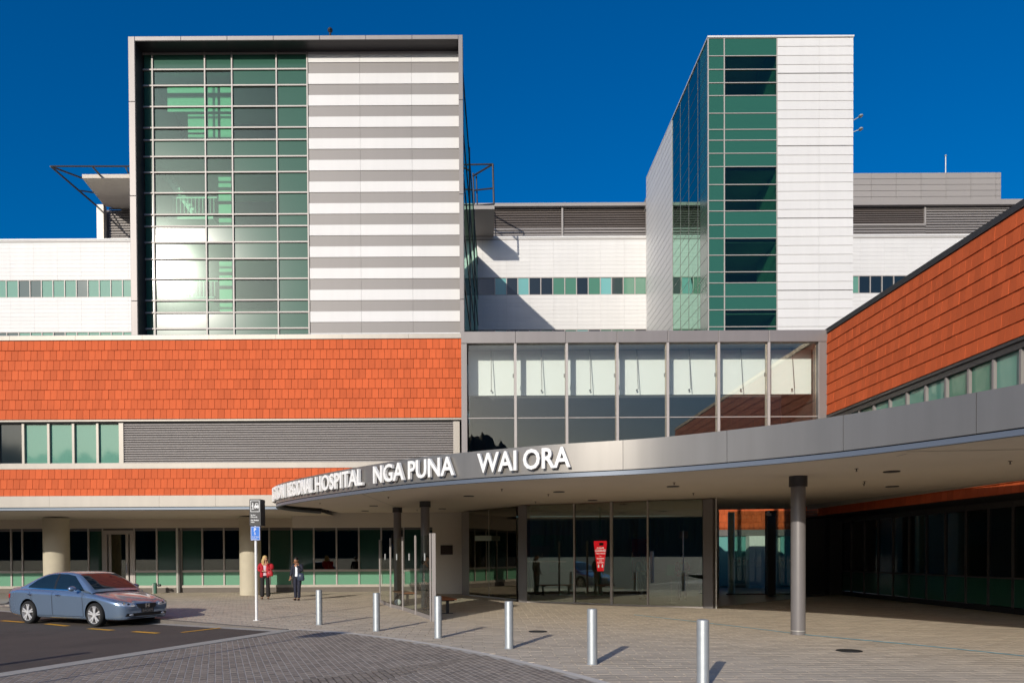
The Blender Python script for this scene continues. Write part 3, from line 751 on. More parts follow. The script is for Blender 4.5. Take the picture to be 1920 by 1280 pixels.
while y > yb_:
    q = MB(); q.box(WX+.1, WX+.13, y-.89, y-.04, zs0+.03, zwb-.26); q.build('window', [{'G': 'window_sage', 'D': 'window_green', 'T': 'window_green'}[ks[i % len(ks)]]], sw)
    q = MB(); q.box(WX+.02, WX+.14, y-.035, y+.035, zs0+.03, zwb-.26); q.build('mullion', ['post_metal'], sw); y -= .928; i += 1
b = MB(); b.box(WX+2.5, WX+2.7, yb_, ya, zs0, zwb); b.box(WX+.31, WX+2.5, yb_, ya, zs0-.1, zs0-.0)
for k in range(8): b.box(WX+.5+.2*(k % 3), WX+.9, yb_+2.8*k, yb_+2.8*k+1.3, zs0+.02, zwb-.3)
b.build('room_shell', ['room_green'], sw)
b = MB(); b.box(WX+.3, WX+16, yb_, ya+2, zwt-.4, zwt-.2); b.build('roof', ['grey_cladding'], sw)
LX = 14.57
b = MB(); b.box(WX+.31, WX+6, yb_, 30.6, zlb+.02, zlb+.14); b.build('undercroft_ceiling', ['dark_metal'], sw)
b = MB(); b.box(LX-.02, LX+.1, yb_, 30.3, 0, .16); b.build('plinth', ['shadow_gap'], sw)
y = 30.2; mu = MB(); i = 0
while y > yb_:
    q = MB(); q.box(LX+.03, LX+.05, y-.96, y-.03, .18, .95); q.build('spandrel_panel', ['spandrel_green'], sw)
    q = MB(); q.box(LX+.03, LX+.05, y-.96, y-.03, 1.0, zlb-.15); q.build('window', ['dark_glass' if i % 3 else 'window_dark'], sw)
    mu.box(LX-.01, LX+.06, y-.03, y+.03, .16, zlb+.02); y -= .99; i += 1
mu.box(LX+.0, LX+.055, yb_, 30.2, .95, 1.0); mu.box(LX+.0, LX+.055, yb_, 30.2, zlb-.15, zlb+.018); mu.build('mullion_grid', ['mullion_dark'], sw)
b = MB(); b.box(LX+4, LX+4.1, yb_, 30.3, 0, zlb); b.box(LX+.1, LX+4, yb_, 30.3, 0, .01); b.build('room_shell', ['room_dark'], sw)
b = MB(); b.box(WX+.5, LX+.3, 30.3, 30.6, 0, zlb+.018); b.build('end_wall', ['dark_metal'], sw)
# ---------------------------------------------------------------- canopy
def zsof(Y): return 3.30 + max(0, Y-15)*.0147
fp = [(-6.2, 28.05), (-6.75, 26.9), (-7.0, 25.6), (-6.82, 24.3), (-6.1, 22.9), (-4.62, 20.86), (-2.76, 18.64), (-1.30, 17.17), (.28, 16.1), (1.49, 15.42), (2.63, 14.98), (3.53, 14.55), (4.56, 13.78), (5.92, 12.5), (7.02, 10.75), (7.55, 9.75), (8.54, 7.95), (9.6, 6.3), (10.8, 4.9), (12.05, 3.6)]
def crom(P, n=8):
    out = []
    for i in range(len(P)-1):
        p0 = Vector(P[max(i-1, 0)]); p1 = Vector(P[i]); p2 = Vector(P[i+1]); p3 = Vector(P[min(i+2, len(P)-1)])
        for k in range(n):
            t = k/n
            out.append(.5*((2*p1)+(p2-p0)*t+(2*p0-5*p1+4*p2-p3)*t*t+(3*p1-p0-3*p2+p3)*t**3))
    out.append(Vector(P[-1])); return out
cur = crom(fp)
for _ in range(3):   # fair the curve a little
    c2 = [c.copy() for c in cur]
    for i in range(3, len(cur)-3): c2[i] = (cur[i-3]+cur[i-2]*2+cur[i-1]*3+cur[i]*4+cur[i+1]*3+cur[i+2]*2+cur[i+3])/16
    cur = c2
S = [0]
for a, c in zip(cur[:-1], cur[1:]): S.append(S[-1]+(c-a).length)
def onc(s):
    s = max(0, min(S[-1]-1e-4, s))
    for i in range(len(S)-1):
        if S[i+1] >= s:
            t = (s-S[i])/(S[i+1]-S[i]); p = cur[i].lerp(cur[i+1], t); d = (cur[i+1]-cur[i]).normalized(); break
    i0, i1 = max(0, i-2), min(len(cur)-1, i+3); d = (cur[i1]-cur[i0]).normalized()
    return p, d, Vector((d.y, -d.x))    # outward normal: to the right of travel (towards the viewer)
def s_at_px(px):
    best = None; pv = None
    for i in range(0, 4001):
        s = S[-1]*i/4000; p = onc(s)[0]
        x = proj(Vector((p.x, p.y, 3.7)))[0]
        if p.y < 3: continue
        if s < 5.5 and True: 
            if p.y > 24.35: continue
        if best is None or abs(x-px) < best[0]: best = (abs(x-px), s)
    return best[1]
def proj(P):
    d = P-EYE; k = F/d.dot(_w); return CX+d.dot(_rt)*k, CY-d.dot(_up)*k
ZB, ZT = 3.40, 3.99
cn = thing('entrance_canopy', 'sweeping curved canopy of brushed metal with the hospital name in raised white letters', 'canopy', (2, 16, 0))
js = sorted([s_at_px(x) for x in (640, 1168, 1363, 1581, 1830)]+[S[-1]])
b = MB(); st_ = 0; first = True
def strip(mb, s0, s1, off, z0, z1, th=.05, step=.12):
    n = max(1, int((s1-s0)/step)); P = []
    for k in range(n+1):
        p, d, nn = onc(s0+(s1-s0)*k/n); o = p+nn*off; q = p+nn*(off-th)
        P.append((o, q))
    base = len(mb.v); vs = []
    for o, q in P: vs += [(o.x, o.y, z0), (o.x, o.y, z1), (q.x, q.y, z1), (q.x, q.y, z0)]
    fs = []
    for k in range(n):
        a = 4*k; c = a+4
        fs += [(a, c, c+1, a+1), (a+1, c+1, c+2, a+2), (a+2, c+2, c+3, a+3), (a+3, c+3, c, a)]
    fs += [(0, 1, 2, 3), (4*n+3, 4*n+2, 4*n+1, 4*n)]
    mb.add(vs, fs)
for s1 in js:
    strip(b, st_+.004, s1-.004, .0, ZB, ZT); st_ = s1
fas = b.build('fascia', ['fascia_metal'], cn, smooth=40)
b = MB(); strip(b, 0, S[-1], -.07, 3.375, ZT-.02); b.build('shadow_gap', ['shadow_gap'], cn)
b = MB(); strip(b, 0, S[-1], .0, 3.295, 3.38, .1); b.build('drip_lip', ['lip_metal'], cn, smooth=40)
# slab: ceiling + roof deck
inner = [c for c in cur]
poly = [(onc(S[-1]*i/150)[0]+onc(S[-1]*i/150)[2]*(-.09)) for i in range(151)]
poly = [Vector((p.x, p.y)) for p in poly]
edge = [Vector((12.05, 3.6)), Vector((12.2, 27.4)), Vector((12.55, 27.45)), Vector((12.55, 30.45)), Vector((1.3, 30.45)), Vector((1.3, 32.28)), Vector((-6.2, 32.28))]
poly = poly[:-1]+edge
def slab(name, mat, dz, flat):
    bm = bmesh.new(); f = bm.faces.new([bm.verts.new((p.x, p.y, 0)) for p in poly]); bmesh.ops.triangulate(bm, faces=[f])
    for Y in (15, 20, 25, 29):
        g = bm.verts[:]+bm.edges[:]+bm.faces[:]; bmesh.ops.bisect_plane(bm, geom=g, plane_co=(0, Y, 0), plane_no=(0, 1, 0))
    for v in bm.verts: v.co.z = zsof(v.co.y)+dz
    bm.normal_update()
    q = MB(); q.add([v.co.copy() for v in bm.verts], [[v.index for v in f.verts] for f in bm.faces]) if False else None
    bm.verts.index_update(); q.add([v.co.copy() for v in bm.verts], [[v.index for v in f.verts] for f in bm.faces]); bm.free()
    return q.build(name, [mat], cn)
slab('ceiling', 'soffit', 0, False); slab('roof', 'grey_cladding', .14, False)
b = MB(); b.box(12.05, 12.07, 3.6, 27.4, 3.3, 3.62); b.build('slab_edge', ['pale_metal'], cn)
# ceiling fittings
fit = MB(); dl = MB()
def ceil_at(px, py):
    z = 3.36
    for _ in range(5): p = gp(px, py, z); z = zsof(p.y)
    return Vector((p.x, p.y, z))
for px, py in ((700.5, 947.5), (684.5, 957), (879, 929), (1048, 921), (1111, 937), (1262, 911), (1672, 883), (1673, 911), (829, 953), (1005, 951), (1130, 958)):
    p = ceil_at(px, py); dl.cyl((p.x, p.y, p.z-.02), (p.x, p.y, p.z+.05), .15, n=20)
dl.build('downlight', ['dark_metal'], cn)
for px, py in ((600, 942), (615, 956), (728, 931), (941, 916), (1028, 926), (782, 955), (1264, 904), (1004, 940), (1300, 924), (1170, 943), (1606, 878), (1621, 902), (1894, 864), (1620, 906)):
    p = ceil_at(px, py); fit.cyl((p.x, p.y, p.z-.05), (p.x, p.y, p.z), .010, n=6); fit.cyl((p.x, p.y, p.z-.008), (p.x, p.y, p.z), .035, n=10); fit.cyl((p.x, p.y, p.z-.054), (p.x, p.y, p.z-.048), .02, n=8)
fit.build('sprinkler_head', ['bronze'], cn)
seam = MB()
for A, B_ in (((675, 924), (742, 950)), ((1380, 925), (1700, 850)), ((1700, 846), (1920, 842))):
    p, q = ceil_at(*A), ceil_at(*B_); d = (q-p).normalized(); nn = Vector((-d.y, d.x, 0))*.012; p.z -= .003; q.z -= .003
    seam.quad(p-nn, q-nn, q+nn, p+nn)
seam.build('ceiling_joint', ['mullion_dark'], cn)
# columns
for px, py, r in ((1502, 1190, .145), (745, 1128, .14), (797, 1139, .145)):
    base = gp(px, py, 0); y = base.y+r; x = base.x; z1 = zsof(y)
    if px < 900: y = {745: 27.6, 797: 23.8}[px]; x = PX(px, 960, y); z1 = zsof(y); r = .145
    b = MB(); b.cyl((x, y, 0), (x, y, z1), r, n=32); c = b.build('column', ['column_paint'], cn, smooth=50)
    k = MB(); k.cyl((x, y, z1-.22 if px > 900 else z1-.19), (x, y, z1+.02), r*1.25, n=32); k.build('column_collar', ['dark_metal'], c, smooth=50)
    if px > 900: k = MB(); k.cyl((x, y, 0), (x, y, .07), r*.93, n=24); k.lathe([(r+.004, .075), (r+.004, .09)], (x, y, 0)); k.build('column_base', ['bright_metal'], c)
# lettering
def word(body, pxa, pxb, sa=None, sb=None, h=.425, zb=3.49):
    s0 = s_at_px(pxa) if sa is None else sa; s1 = s_at_px(pxb) if sb is None else sb
    vs, fs = text_mesh(body, 1.0, .5, .019)
    xm, xM = min(v.x for v in vs), max(v.x for v in vs); H = max(v.y for v in text_mesh('H', 1, .5, .019)[0]); H0 = min(v.y for v in text_mesh('H', 1, .5, .019)[0])
    out = []
    for v in vs:
        s = s0+(v.x-xm)/(xM-xm)*(s1-s0); p, d, nn = onc(s); o = p+nn*(.05+(v.z+.5)*.07)
        out.append(Vector((o.x, o.y, zb+(v.y-H0)/(H-H0)*h)))
    lt = MB(); lt.add(out, fs); lt.build('lettering', ['letter_white'], fas)
sH = s_at_px(597.5)
word('WAI', 900, 973); word('ORA', 985, 1072); word('NGA', 706.7, 764); word('PUNA', 771.7, 857); word('HOSPITAL', 597.5, 686.7)
sR1 = s_at_px(593); wH = s_at_px(686.7)-sH
sR0 = s_at_px(545); word('REGIONAL', 0, 0, sR0, sR1)
sW1 = sR0-.25; word('WELLINGTON', 0, 0, max(.2, sW1-wH*1.25), sW1)
# ---------------------------------------------------------------- entrance lobby
lb = thing('entrance_lobby', 'angled glass lobby with steel jambs under the curved canopy', 'building', (4, 25, 0))
def G2(px, py): p = gp(px, py, 0); return Vector((p.x, p.y))
E = [G2(866, 1114.5), G2(880, 1116.5), G2(968, 1125.5), G2(972, 1128.3), G2(988, 1128.8), G2(1077, 1131), G2(1147, 1134), G2(1215, 1136.5), G2(1318, 1139.5), G2(1336, 1140.5)]
def zc_(p): return zsof(p.y)-.004
for i, j, t in ((0, 1, .2), (3, 4, .3), (8, 9, .3)): b = MB(); b.wallbox(E[i], E[j], t, 0, zc_(E[j])-.02); b.build('portal_jamb', ['column_paint'], lb, bevel=.01)
mu = MB()
p, q = E[1], E[2]
g = MB(); g.wallbox(p, q, .02, .06, zc_(q)); g.build('window', ['dark_glass'], lb)
mid = p.lerp(q, .45); mu.wallbox(mid-(q-p).normalized()*.02, mid+(q-p).normalized()*.02, .06, .05, zc_(q)); mu.wallbox(p, q, .06, .0, .06)
for i, (p, q) in enumerate(((E[4], E[5]), (E[5], E[6]), (E[6], E[7]), (E[7], E[8]))):
    g = MB(); g.wallbox(p.lerp(q, .01), q.lerp(p, .01), .02, .05, zc_(p)-.03); g.build('door_leaf' if i in (1, 2) else 'window', ['door_glass'], lb)
    u = (q-p).normalized()
    if i < 3:
        w = .045 if i == 1 else .025; nn = Vector((u.y, -u.x))*.03; mu.wallbox(q-u*w+nn, q+u*w+nn, .09, .0, zc_(q)-.005)
    mu.wallbox(p, q, .06, .0, .05)
mu.build('door_frame', ['mullion'], lb)
b = MB(); sp = G2(1343, 1140.5); b.cyl((sp.x, sp.y, 0), (sp.x, sp.y, zc_(sp)-.003), .022, n=10); b.build('steel_post', ['bright_metal'], lb)
# dots on the glass
b = MB()
for (p, q), n0, n1, nn_ in (((E[4], E[5]), .02, .85, 18), ):
    u = (q-p).normalized(); w = Vector((u.y, -u.x))
    for k in range(nn_):
        o = p.lerp(q, n0+(n1-n0)*k/nn_)+w*.006; b = MB(); b.obox((o.x, o.y, 1.43), (u.x*.045, u.y*.045, 0), (w.x*.002, w.y*.002, 0), (0, 0, .045)); b.build('glass_dot', ['room_pale'], lb)
b = MB()
b.box(-1.0, 9.4, 34.2, 34.4, 0, 3.45); b.box(9.4, 17, 36.7, 36.9, 0, 5.2); b.box(9.3, 9.42, 30.5, 36.7, 0, 4.2); b.wallbox(E[9]+Vector((.05, .3)), Vector((9.6, 30.35)), .12, 0, 3.4, side=-1)
b.build('lobby_wall', ['room_pale'], lb)
b = MB(); b.prism([(E[0].x, E[0].y+.3, .004), (E[4].x, E[4].y+.2, .004), (E[9].x, E[9].y+.35, .004), (14.5, 30.3, .004), (16.5, 36.7, .004), (9.4, 36.7, .004), (9.3, 34.2, .004), (-.6, 34.2, .004)], (0, 0, .006)); b.build('lobby_floor', ['room_floor'], lb)
b = MB(); b.box(1.31, 9.4, 30.46, 34.2, 3.46, 3.56); b.box(-.5, 1.31, 32.6, 34.2, 3.50, 3.58); b.build('lobby_ceiling', ['room_pale'], lb)
b = MB(); b.box(3.2, 5.2, 30.5, 31.2, 0, 1.05); b.box(6.6, 8.6, 29.5, 30.0, 0, .95); b.box(2.2, 3.0, 33.2, 34.1, 0, 2.1); b.build('reception_desk', ['room_pale'], lb)
b = MB(); b.box(1.8, 4.4, 34.1, 34.18, .9, 2.6); b.build('wall_poster', ['room_green'], lb); b = MB(); b.box(6.9, 7.6, 34.1, 34.18, .5, 2.4); b.build('wall_poster', ['sign_red'], lb)
b = MB(); p = E[1].lerp(E[2], .3); b.box(-.3, 1.35, 28.9, 29.0, 2.25, 2.45); b.box(.7, 1.45, 28.8, 28.9, 2.2, 2.62); b.build('hanging_panel', ['room_pale'], lb)
# glazed screen to the right with the wing beyond
YS = 30.4
mu = MB()
x0, x1, x2 = PX(1362, 1040, YS), PX(1441, 1040, YS), PX(1536, 1040, YS)
zs_ = 3.44
for p, q in ((x0, x1), (x1, x2)):
    pane(p+.08, q-.05, YS, .05, zs_, 'window', 'clear_glass', lb, .02)
mu.box(x0, x2, YS-.02, YS+.06, 0, .05)
xx = PX(1441, 1040, YS); mu.box(xx-.16, xx+.16, YS-.35, YS-.03, 0, zs_)
mu.box(PX(1545, 1040, YS), PX(1568, 1040, YS), YS-.5, YS+.1, 0, zs_-.3)
mu.build('dark_column', ['dark_metal'], lb)
b = MB(); xc = PX(1371, 1040, YS+1.0); b.cyl((xc, YS+1.0, 0), (xc, YS+1.0, 3.45), .14, n=20); b.build('silver_column', ['bright_metal'], lb, smooth=50)
b = MB(); tiles(b, (9.42, 36.6), (1, 0), (0, -1), 7.5, 5.1, 6, .37, .2435); b.build('tile_cladding', ['terracotta'], lb)
b = MB(); b.box(9.42, 17, 36.5, 36.66, 2.56, 2.87); b.build('fascia_band', ['grey_metal'], lb)
b = MB(); b.box(PX(1405, 1040, 36), PX(1446, 1040, 36), 36.0, 36.5, 0, 2.55); b.build('white_pier', ['room_white'], lb)
b = MB(); b.box(9.42, PX(1400, 1040, 36.5), 36.6, 36.66, .1, 2.55); b.box(PX(1465, 1040, 36.5), 16.8, 36.6, 36.66, .1, 2.55); b.build('wall_glass', ['window_teal'], lb)
b = MB()
for k in range(22):
    xx = PX(1378+k*8, 1065, YS-.01); b = MB(); b.box(xx-.025, xx+.025, YS-.012, YS-.008, 1.38, 1.43); b.build('glass_dot', ['room_pale'], lb)
b = MB(); p = Vector((PX(1440, 950, 29.8), 29.8, 3.42)); b.cyl((p.x, p.y, p.z-.15), (p.x, p.y, p.z), .05, n=10); b.obox((p.x-.06, p.y-.2, p.z-.22), (.12, 0, 0), (0, .26, .04), (0, 0, .1))
tag(b.build('security_camera', ['bright_metal']), 'small security camera under the canopy in front of the orange strip', 'camera')
# plaque on the entrance wall
yv2 = 32.3
b = MB(); b.box(PX(826, 1030, yv2), PX(849, 1030, yv2), yv2-.03, yv2, PZ_(838, 1039, yv2), PZ_(838, 1021.5, yv2))
pq = b.build('wall_plaque', ['bronze'], None, bevel=.005); tag(pq, 'dark bronze plaque on the pale wall beside the entrance', 'plaque')
# red hand-cleansing sign hanging from a pole behind the glass
ry = 27.2
z1, z0 = PZ_(1125, 1013.5, ry), PZ_(1125, 1070, ry); X = PX(1125.5, 1040, ry)
ps = thing('hand_cleansing_sign', 'red tapered hand cleansing notice on a pale pole behind the entrance glass', 'sign', (X, ry, 0))
b = MB(); b.cyl((X, ry+.03, PZ_(1125, 1095, ry)), (X, ry+.03, 3.44), .045, n=14); b.build('pole', ['panel_green'], ps, smooth=50)
wt, wb = 12/F*ry, 6/F*ry
b = MB(); b.prism([(X-wt, ry-.03, z1), (X+wt, ry-.03, z1), (X+wt, ry-.03, z1-.12*(z1-z0)), (X+wb, ry-.03, z0), (X-wb, ry-.03, z0), (X-wt, ry-.03, z1-.12*(z1-z0))], (0, .02, 0)); bd = b.build('board', ['lit_red'], ps)  # emission added to board and letters so they show bright, treated as backlit
t = MB(); h = z1-z0; ux, uz = Vector((1, 0, 0)), Vector((0, 0, 1))
for body, f, hh, w in (('PLEASE', .26, .055, .26), ('CLEANSE', .355, .075, .40), ('Your Hands', .435, .05, .36), ('on', .52, .035, .06), ('Entering', .60, .05, .26), ('and', .67, .035, .10), ('Leaving', .735, .05, .24)):
    put_text(t, body, Vector((X, ry-.031, z1-f*h)), ux, uz, hh*1.05, w, .004, .02)
for sx in (-.07, .07): t.box(X+sx-.025, X+sx+.025, ry-.035, ry-.031, z1-.88*h, z1-.80*h); t.box(X+sx-.01, X+sx+.01, ry-.035, ry-.031, z1-.80*h, z1-.765*h)
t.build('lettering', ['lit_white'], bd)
t = MB(); t.box(X-.04, X+.11, ry-.036, ry-.031, z1-.15*h, z1-.06*h); t.build('emblem', ['window_teal'], bd)
# small easel notice
p = gp(1258, 1130, 0); p.y = 25.3; p.x = PX(1258, 1080, 25.3)
ez = thing('easel_notice', 'small tilted notice board on a thin stand inside the entrance glass', 'sign', (p.x, p.y, 0))
b = MB(); b.cyl((p.x+.03, p.y, .01), (p.x, p.y, 1.0), .012, n=8); b.lathe([(0.001, .01), (.16, .01), (.15, .03), (0.001, .035)], (p.x+.03, p.y, 0)); b.build('stand', ['bright_metal'], ez)
b = MB(); b.obox((p.x-.16, p.y-.02, .98), (.27, 0, -.02), (0, .02, .0), (.03, .02, .36)); b.build('board', ['room_green'], ez)
# ---------------------------------------------------------------- ground
def clip(poly, p, n):
    out = []
    for i in range(len(poly)):
        a, c = poly[i], poly[(i+1) % len(poly)]; da, dc = (a-p).dot(n), (c-p).dot(n)
        if da >= 0: out.append(a)
        if (da >= 0) != (dc >= 0): out.append(a.lerp(c, da/(da-dc)))
    return out
K0 = gp(0, 1137.5, 0).xy; K1 = gp(533, 1180.5, 0).xy          # kerb line
C0 = gp(0, 1264, 0).xy; C1 = gp(533, 1181.5, 0).xy            # asphalt / crossing edge
kd = (K1-K0).normalized(); kn = Vector((-kd.y, kd.x))          # towards the building
cd = (C1-C0).normalized(); cnn = Vector((cd.y, -cd.x))         # towards the crossing (right)
COR = K1.copy()
KF = COR-kd*40; CF = COR-cd*40
# base ground sheet to the horizon
b = MB(); b.quad((-1500, -1500, -.30), (1500, -1500, -.30), (1500, 1500, -.30), (-1500, 1500, -.30)); tag(b.build('ground', ['asphalt']), kind='structure')
# road
b = MB()
def rz(p): 
    d = -(Vector((p[0], p[1]))-COR).dot(cnn); return -.012-min(.09, max(0, d)*.016)
brk = 5.6
def off(line, t): return line
A = COR; B_ = CF
iA = COR-kd*(brk/abs(kd.dot(cnn))); 
iB = CF-cnn*brk
far1 = KF; far2 = CF-cnn*40
b.quad((A.x, A.y, rz(A)), (iA.x, iA.y, rz(iA)), (iB.x, iB.y, rz(iB)), (B_.x, B_.y, rz(B_)))
b.quad((iA.x, iA.y, rz(iA)), (far1.x, far1.y, rz(far1)), (far2.x, far2.y, rz(far2)), (iB.x, iB.y, rz(iB)))
tag(b.build('road', ['asphalt']), kind='structure')
# kerb: upstand, channel
b = MB()
L = 30; o = COR-kd*L
for k in range(12):
    a, c = o+kd*(L*k/12+.003), o+kd*(L*(k+1)/12-.003)
    q = kn*.14
    b.add([(a.x, a.y, rz(a)-.02), (c.x, c.y, rz(c)-.02), (c.x+q.x, c.y+q.y, -.03), (a.x+q.x, a.y+q.y, -.03), (a.x, a.y, .012), (c.x, c.y, .012), (c.x+q.x, c.y+q.y, .012), (a.x+q.x, a.y+q.y, .012)],
          [(0,1,5,4),(4,5,6,7),(1,2,6,5),(3,0,4,7),(2,3,7,6)])
b.m = [0]*len(b.m)
tag(b.build('kerb', ['kerb_dark']), kind='structure')
b = MB()
for k in range(12):
    a, c = o+kd*(L*k/12+.003), o+kd*(L*(k+1)/12-.003); q = -kn*.28
    b.quad((a.x, a.y, rz(a)+.004), (a.x+q.x, a.y+q.y, rz(a+q)+.004), (c.x+q.x, c.y+q.y, rz(c+q)+.004), (c.x, c.y, rz(c)+.004))
tag(b.build('kerb_channel', ['kerb_concrete']), kind='structure')
b = MB()
for k in range(24):
    a, c = CF+cd*(40*k/24+.003), CF+cd*(40*(k+1)/24-.003); q = cnn*.34
    b.obox((a.x, a.y, -.06), (c.x-a.x, c.y-a.y, 0), (q.x, q.y, 0), (0, 0, .075))
tag(b.build('crossing_kerb', ['kerb_concrete']), kind='structure')
# plaza
b = MB(); P = [KF, COR, CF+cnn*.2, Vector((CF.x+40, CF.y)), Vector((40, -22)), Vector((40, 36.5)), Vector((-40, 36.5))]
b.quad(*[(p.x, p.y, -.012) for p in P]); tag(b.build('paving_bed', ['joint_dark']), kind='structure')
strip_pts = [gp(x, y, 0).xy for x, y in ((556, 1180), (620, 1183.5), (700, 1192), (800, 1206), (900, 1224), (1000, 1246), (1100, 1271), (1200, 1302), (1320, 1350), (1450, 1420))]
scur = crom([tuple(p) for p in strip_pts], 6)
rows = 0
b = MB()
def add_paver(mb, poly, z, ch=.006, th=.02):
    if len(poly) < 3: return
    ar = 0
    for i in range(len(poly)): ar += poly[i].x*poly[(i+1) % len(poly)].y-poly[(i+1) % len(poly)].x*poly[i].y
    if abs(ar) < .004: return
    c = sum(poly, Vector((0, 0)))/len(poly); n = len(poly)
    top = [c+(p-c)*(1-ch/max(.02, (p-c).length)) for p in poly]
    mb.add([(p.x, p.y, z) for p in top]+[(p.x, p.y, z-th) for p in poly], [tuple(range(n))]+[(i, n+i, n+(i+1) % n, (i+1) % n) for i in range(n)])
PL, PW, G = .405, .205, .008
xmin, xmax, ymin, ymax = -17, 15.5, 4.5, 34.5
r = 0; y = ymin
while y < ymax:
    x = xmin+(PL*.5 if r % 2 else 0)+random.uniform(-.02, .02)
    while x < xmax:
        poly = [Vector((x+G/2, y+G/2)), Vector((x+PL-G/2, y+G/2)), Vector((x+PL-G/2, y+PW-G/2)), Vector((x+G/2, y+PW-G/2))]
        x += PL
        c = poly[0]
        # visible wedge only
        if abs(c.x) > c.y*.78+1.5: continue
        if c.x < 1.5 and c.y > 32.6 and c.x > -2.6: continue
        dk = min((p-COR-kn*.14).dot(kn) for p in poly)
        if c.x < COR.x+.3 or (c-COR).dot(cnn) < 0:
            if max((p-COR-kn*.14).dot(kn) for p in poly) < 0: continue
            if dk < 0: poly = clip(poly, COR+kn*.145, kn)
        else:
            # inside the crossing?
            ins = all((scur[i+1]-scur[i]).cross(c-scur[i]) < -.25*(scur[i+1]-scur[i]).length for i in range(0, len(scur)-1, 3)) if True else False
            if ins and (c-COR).dot(kn) < -.5: continue
        add_paver(b, poly, random.uniform(-.001, .001))
    y += PW; r += 1
tag(b.build('plaza_paving', ['plaza_paver']), kind='structure')
# crossing of dark narrow pavers
b = MB(); u = Vector((-.36, 1)).normalized(); v = Vector((u.y, -u.x)); BL, BW, g = .205, .1025, .010
cb = MB(); poly = [COR+cnn*.3]+[p for p in scur]+[Vector((scur[-1].x, -6)), Vector((CF.x+.3, -6)), CF+cnn*.3]
cb.quad(*[(p.x, p.y, .0005) for p in poly]); tag(cb.build('crossing_bed', ['joint_sand']), kind='structure')
o = Vector((-3, 12))
for i in range(-110, 70):
    for j in range(-70, 55):
        s = (j+(.5 if i % 2 else 0))*BL; c = o+v*(i*BW)+u*s
        if c.y < 6.3 or abs(c.x) > c.y*.75+.6: continue
        if (c-COR).dot(cnn) < .28: continue
        if (c-COR).dot(kn) > .35: continue
        inside = True; near = False
        for k in range(0, len(scur)-1):
            a, e = scur[k], scur[k+1]; d = (e-a).cross(c-a)/(e-a).length
            if d > -.02: inside = False; break
            if d > -.13: near = True
        if not inside: continue
        q = [c-v*(BW-g)/2-u*(BL-g)/2, c+v*(BW-g)/2-u*(BL-g)/2, c+v*(BW-g)/2+u*(BL-g)/2, c-v*(BW-g)/2+u*(BL-g)/2]
        if near:
            for k in range(0, len(scur)-1):
                a, e = scur[k], scur[k+1]; n = Vector(((e-a).y, -(e-a).x)).normalized(); n = -n
                if len(q) > 2: q = clip(q, a, n) if (q[0]-a).dot(n) > -5 else q
        add_paver(b, q, .003+random.uniform(-.001, .001), .004)
tag(b.build('crossing_paving', ['crossing_paver']), kind='structure')
b = MB()
for k in range(len(scur)-1):
    a, e = scur[k], scur[k+1]; n = Vector(((e-a).y, -(e-a).x)).normalized()
    d0 = (scur[min(k+1, len(scur)-1)]-scur[max(k-1, 0)]).normalized(); d1 = (scur[min(k+2, len(scur)-1)]-scur[k]).normalized()
    n0 = Vector((-d0.y, d0.x))*.075; n1 = Vector((-d1.y, d1.x))*.075
    b.add([(a.x-n0.x, a.y-n0.y, .008), (e.x-n1.x, e.y-n1.y, .008), (e.x+n1.x, e.y+n1.y, .008), (a.x+n0.x, a.y+n0.y, .008)], [(0, 1, 2, 3)])
tag(b.build('crossing_edge_strip', ['strip_concrete']), kind='structure')
# markings
for i, (pa, pb) in enumerate((((-30, 1160), (-5, 1162.5)), ((4, 1163), (45, 1166)), ((87, 1169), (127, 1173)), ((167, 1178), (211, 1182.5)), ((250, 1186), (296, 1190.5)))):
    p, q = gp(*pa, -.1), gp(*pb, -.1); d = (q-p).normalized(); n = Vector((-d.y, d.x, 0))*.08
    b = MB(); b.quad(*[(w.x, w.y, rz(w)+.008) for w in (p-n, q-n, q+n, p+n)]); tag(b.build('road_marking', ['road_paint']), kind='structure')
p, q = gp(340, 1185.5, -.05), gp(414, 1177, -.05); d = (q-p).normalized(); n = Vector((-d.y, d.x, 0))*.06
b = MB(); b.quad(*[(w.x, w.y, rz(w)+.008) for w in (p-n, q-n, q+n, p+n)]); tag(b.build('road_marking', ['road_paint']), kind='structure')
pts = [gp(x, y, 0) for x, y in ((1188, 1152), (1300, 1164.5), (1400, 1176), (1500, 1188.5), (1600, 1198), (1700, 1207), (1800, 1217), (1925, 1230))]
b = MB()
for p, q in zip(pts[:-1], pts[1:]): b.quad((p.x, p.y-.07, .008), (q.x, q.y-.07, .008), (q.x, q.y+.07, .008), (p.x, p.y+.07, .008))
tag(b.build('painted_line', ['blue_paint']), kind='structure')
for px, py, r, lab in ((1592, 1219.5, .205, 'black round cover in the paving right of the big canopy column'), (1008.5, 1183.5, .20, 'black round cover in the paving right of the middle bollards')):
    p = gp(px, py, 0); b = MB(); b.lathe([(0.001, .010), (r*.8, .010), (r*.82, .006), (r*.9, .006), (r*.92, .012), (r, .012), (r+.01, .0)], (p.x, p.y, 0), n=32)
    for k in range(-3, 4): b.box(p.x-r*.6, p.x+r*.6, p.y+k*r*.2-.012, p.y+k*r*.2+.012, .0101, .015)
    tag(b.build('service_cover', ['cast_iron']), lab, 'cover', 'round covers in the paving')
# pale concrete pad at the kerb, far left
p = [gp(x, y, 0) for x, y in ((-60, 1123), (22, 1123), (12, 1131), (-60, 1137))]
b = MB(); b.quad(*[(w.x, w.y, .014) for w in (p[0], p[3], p[2], p[1])]); tag(b.build('pavement', ['kerb_concrete']), kind='structure')
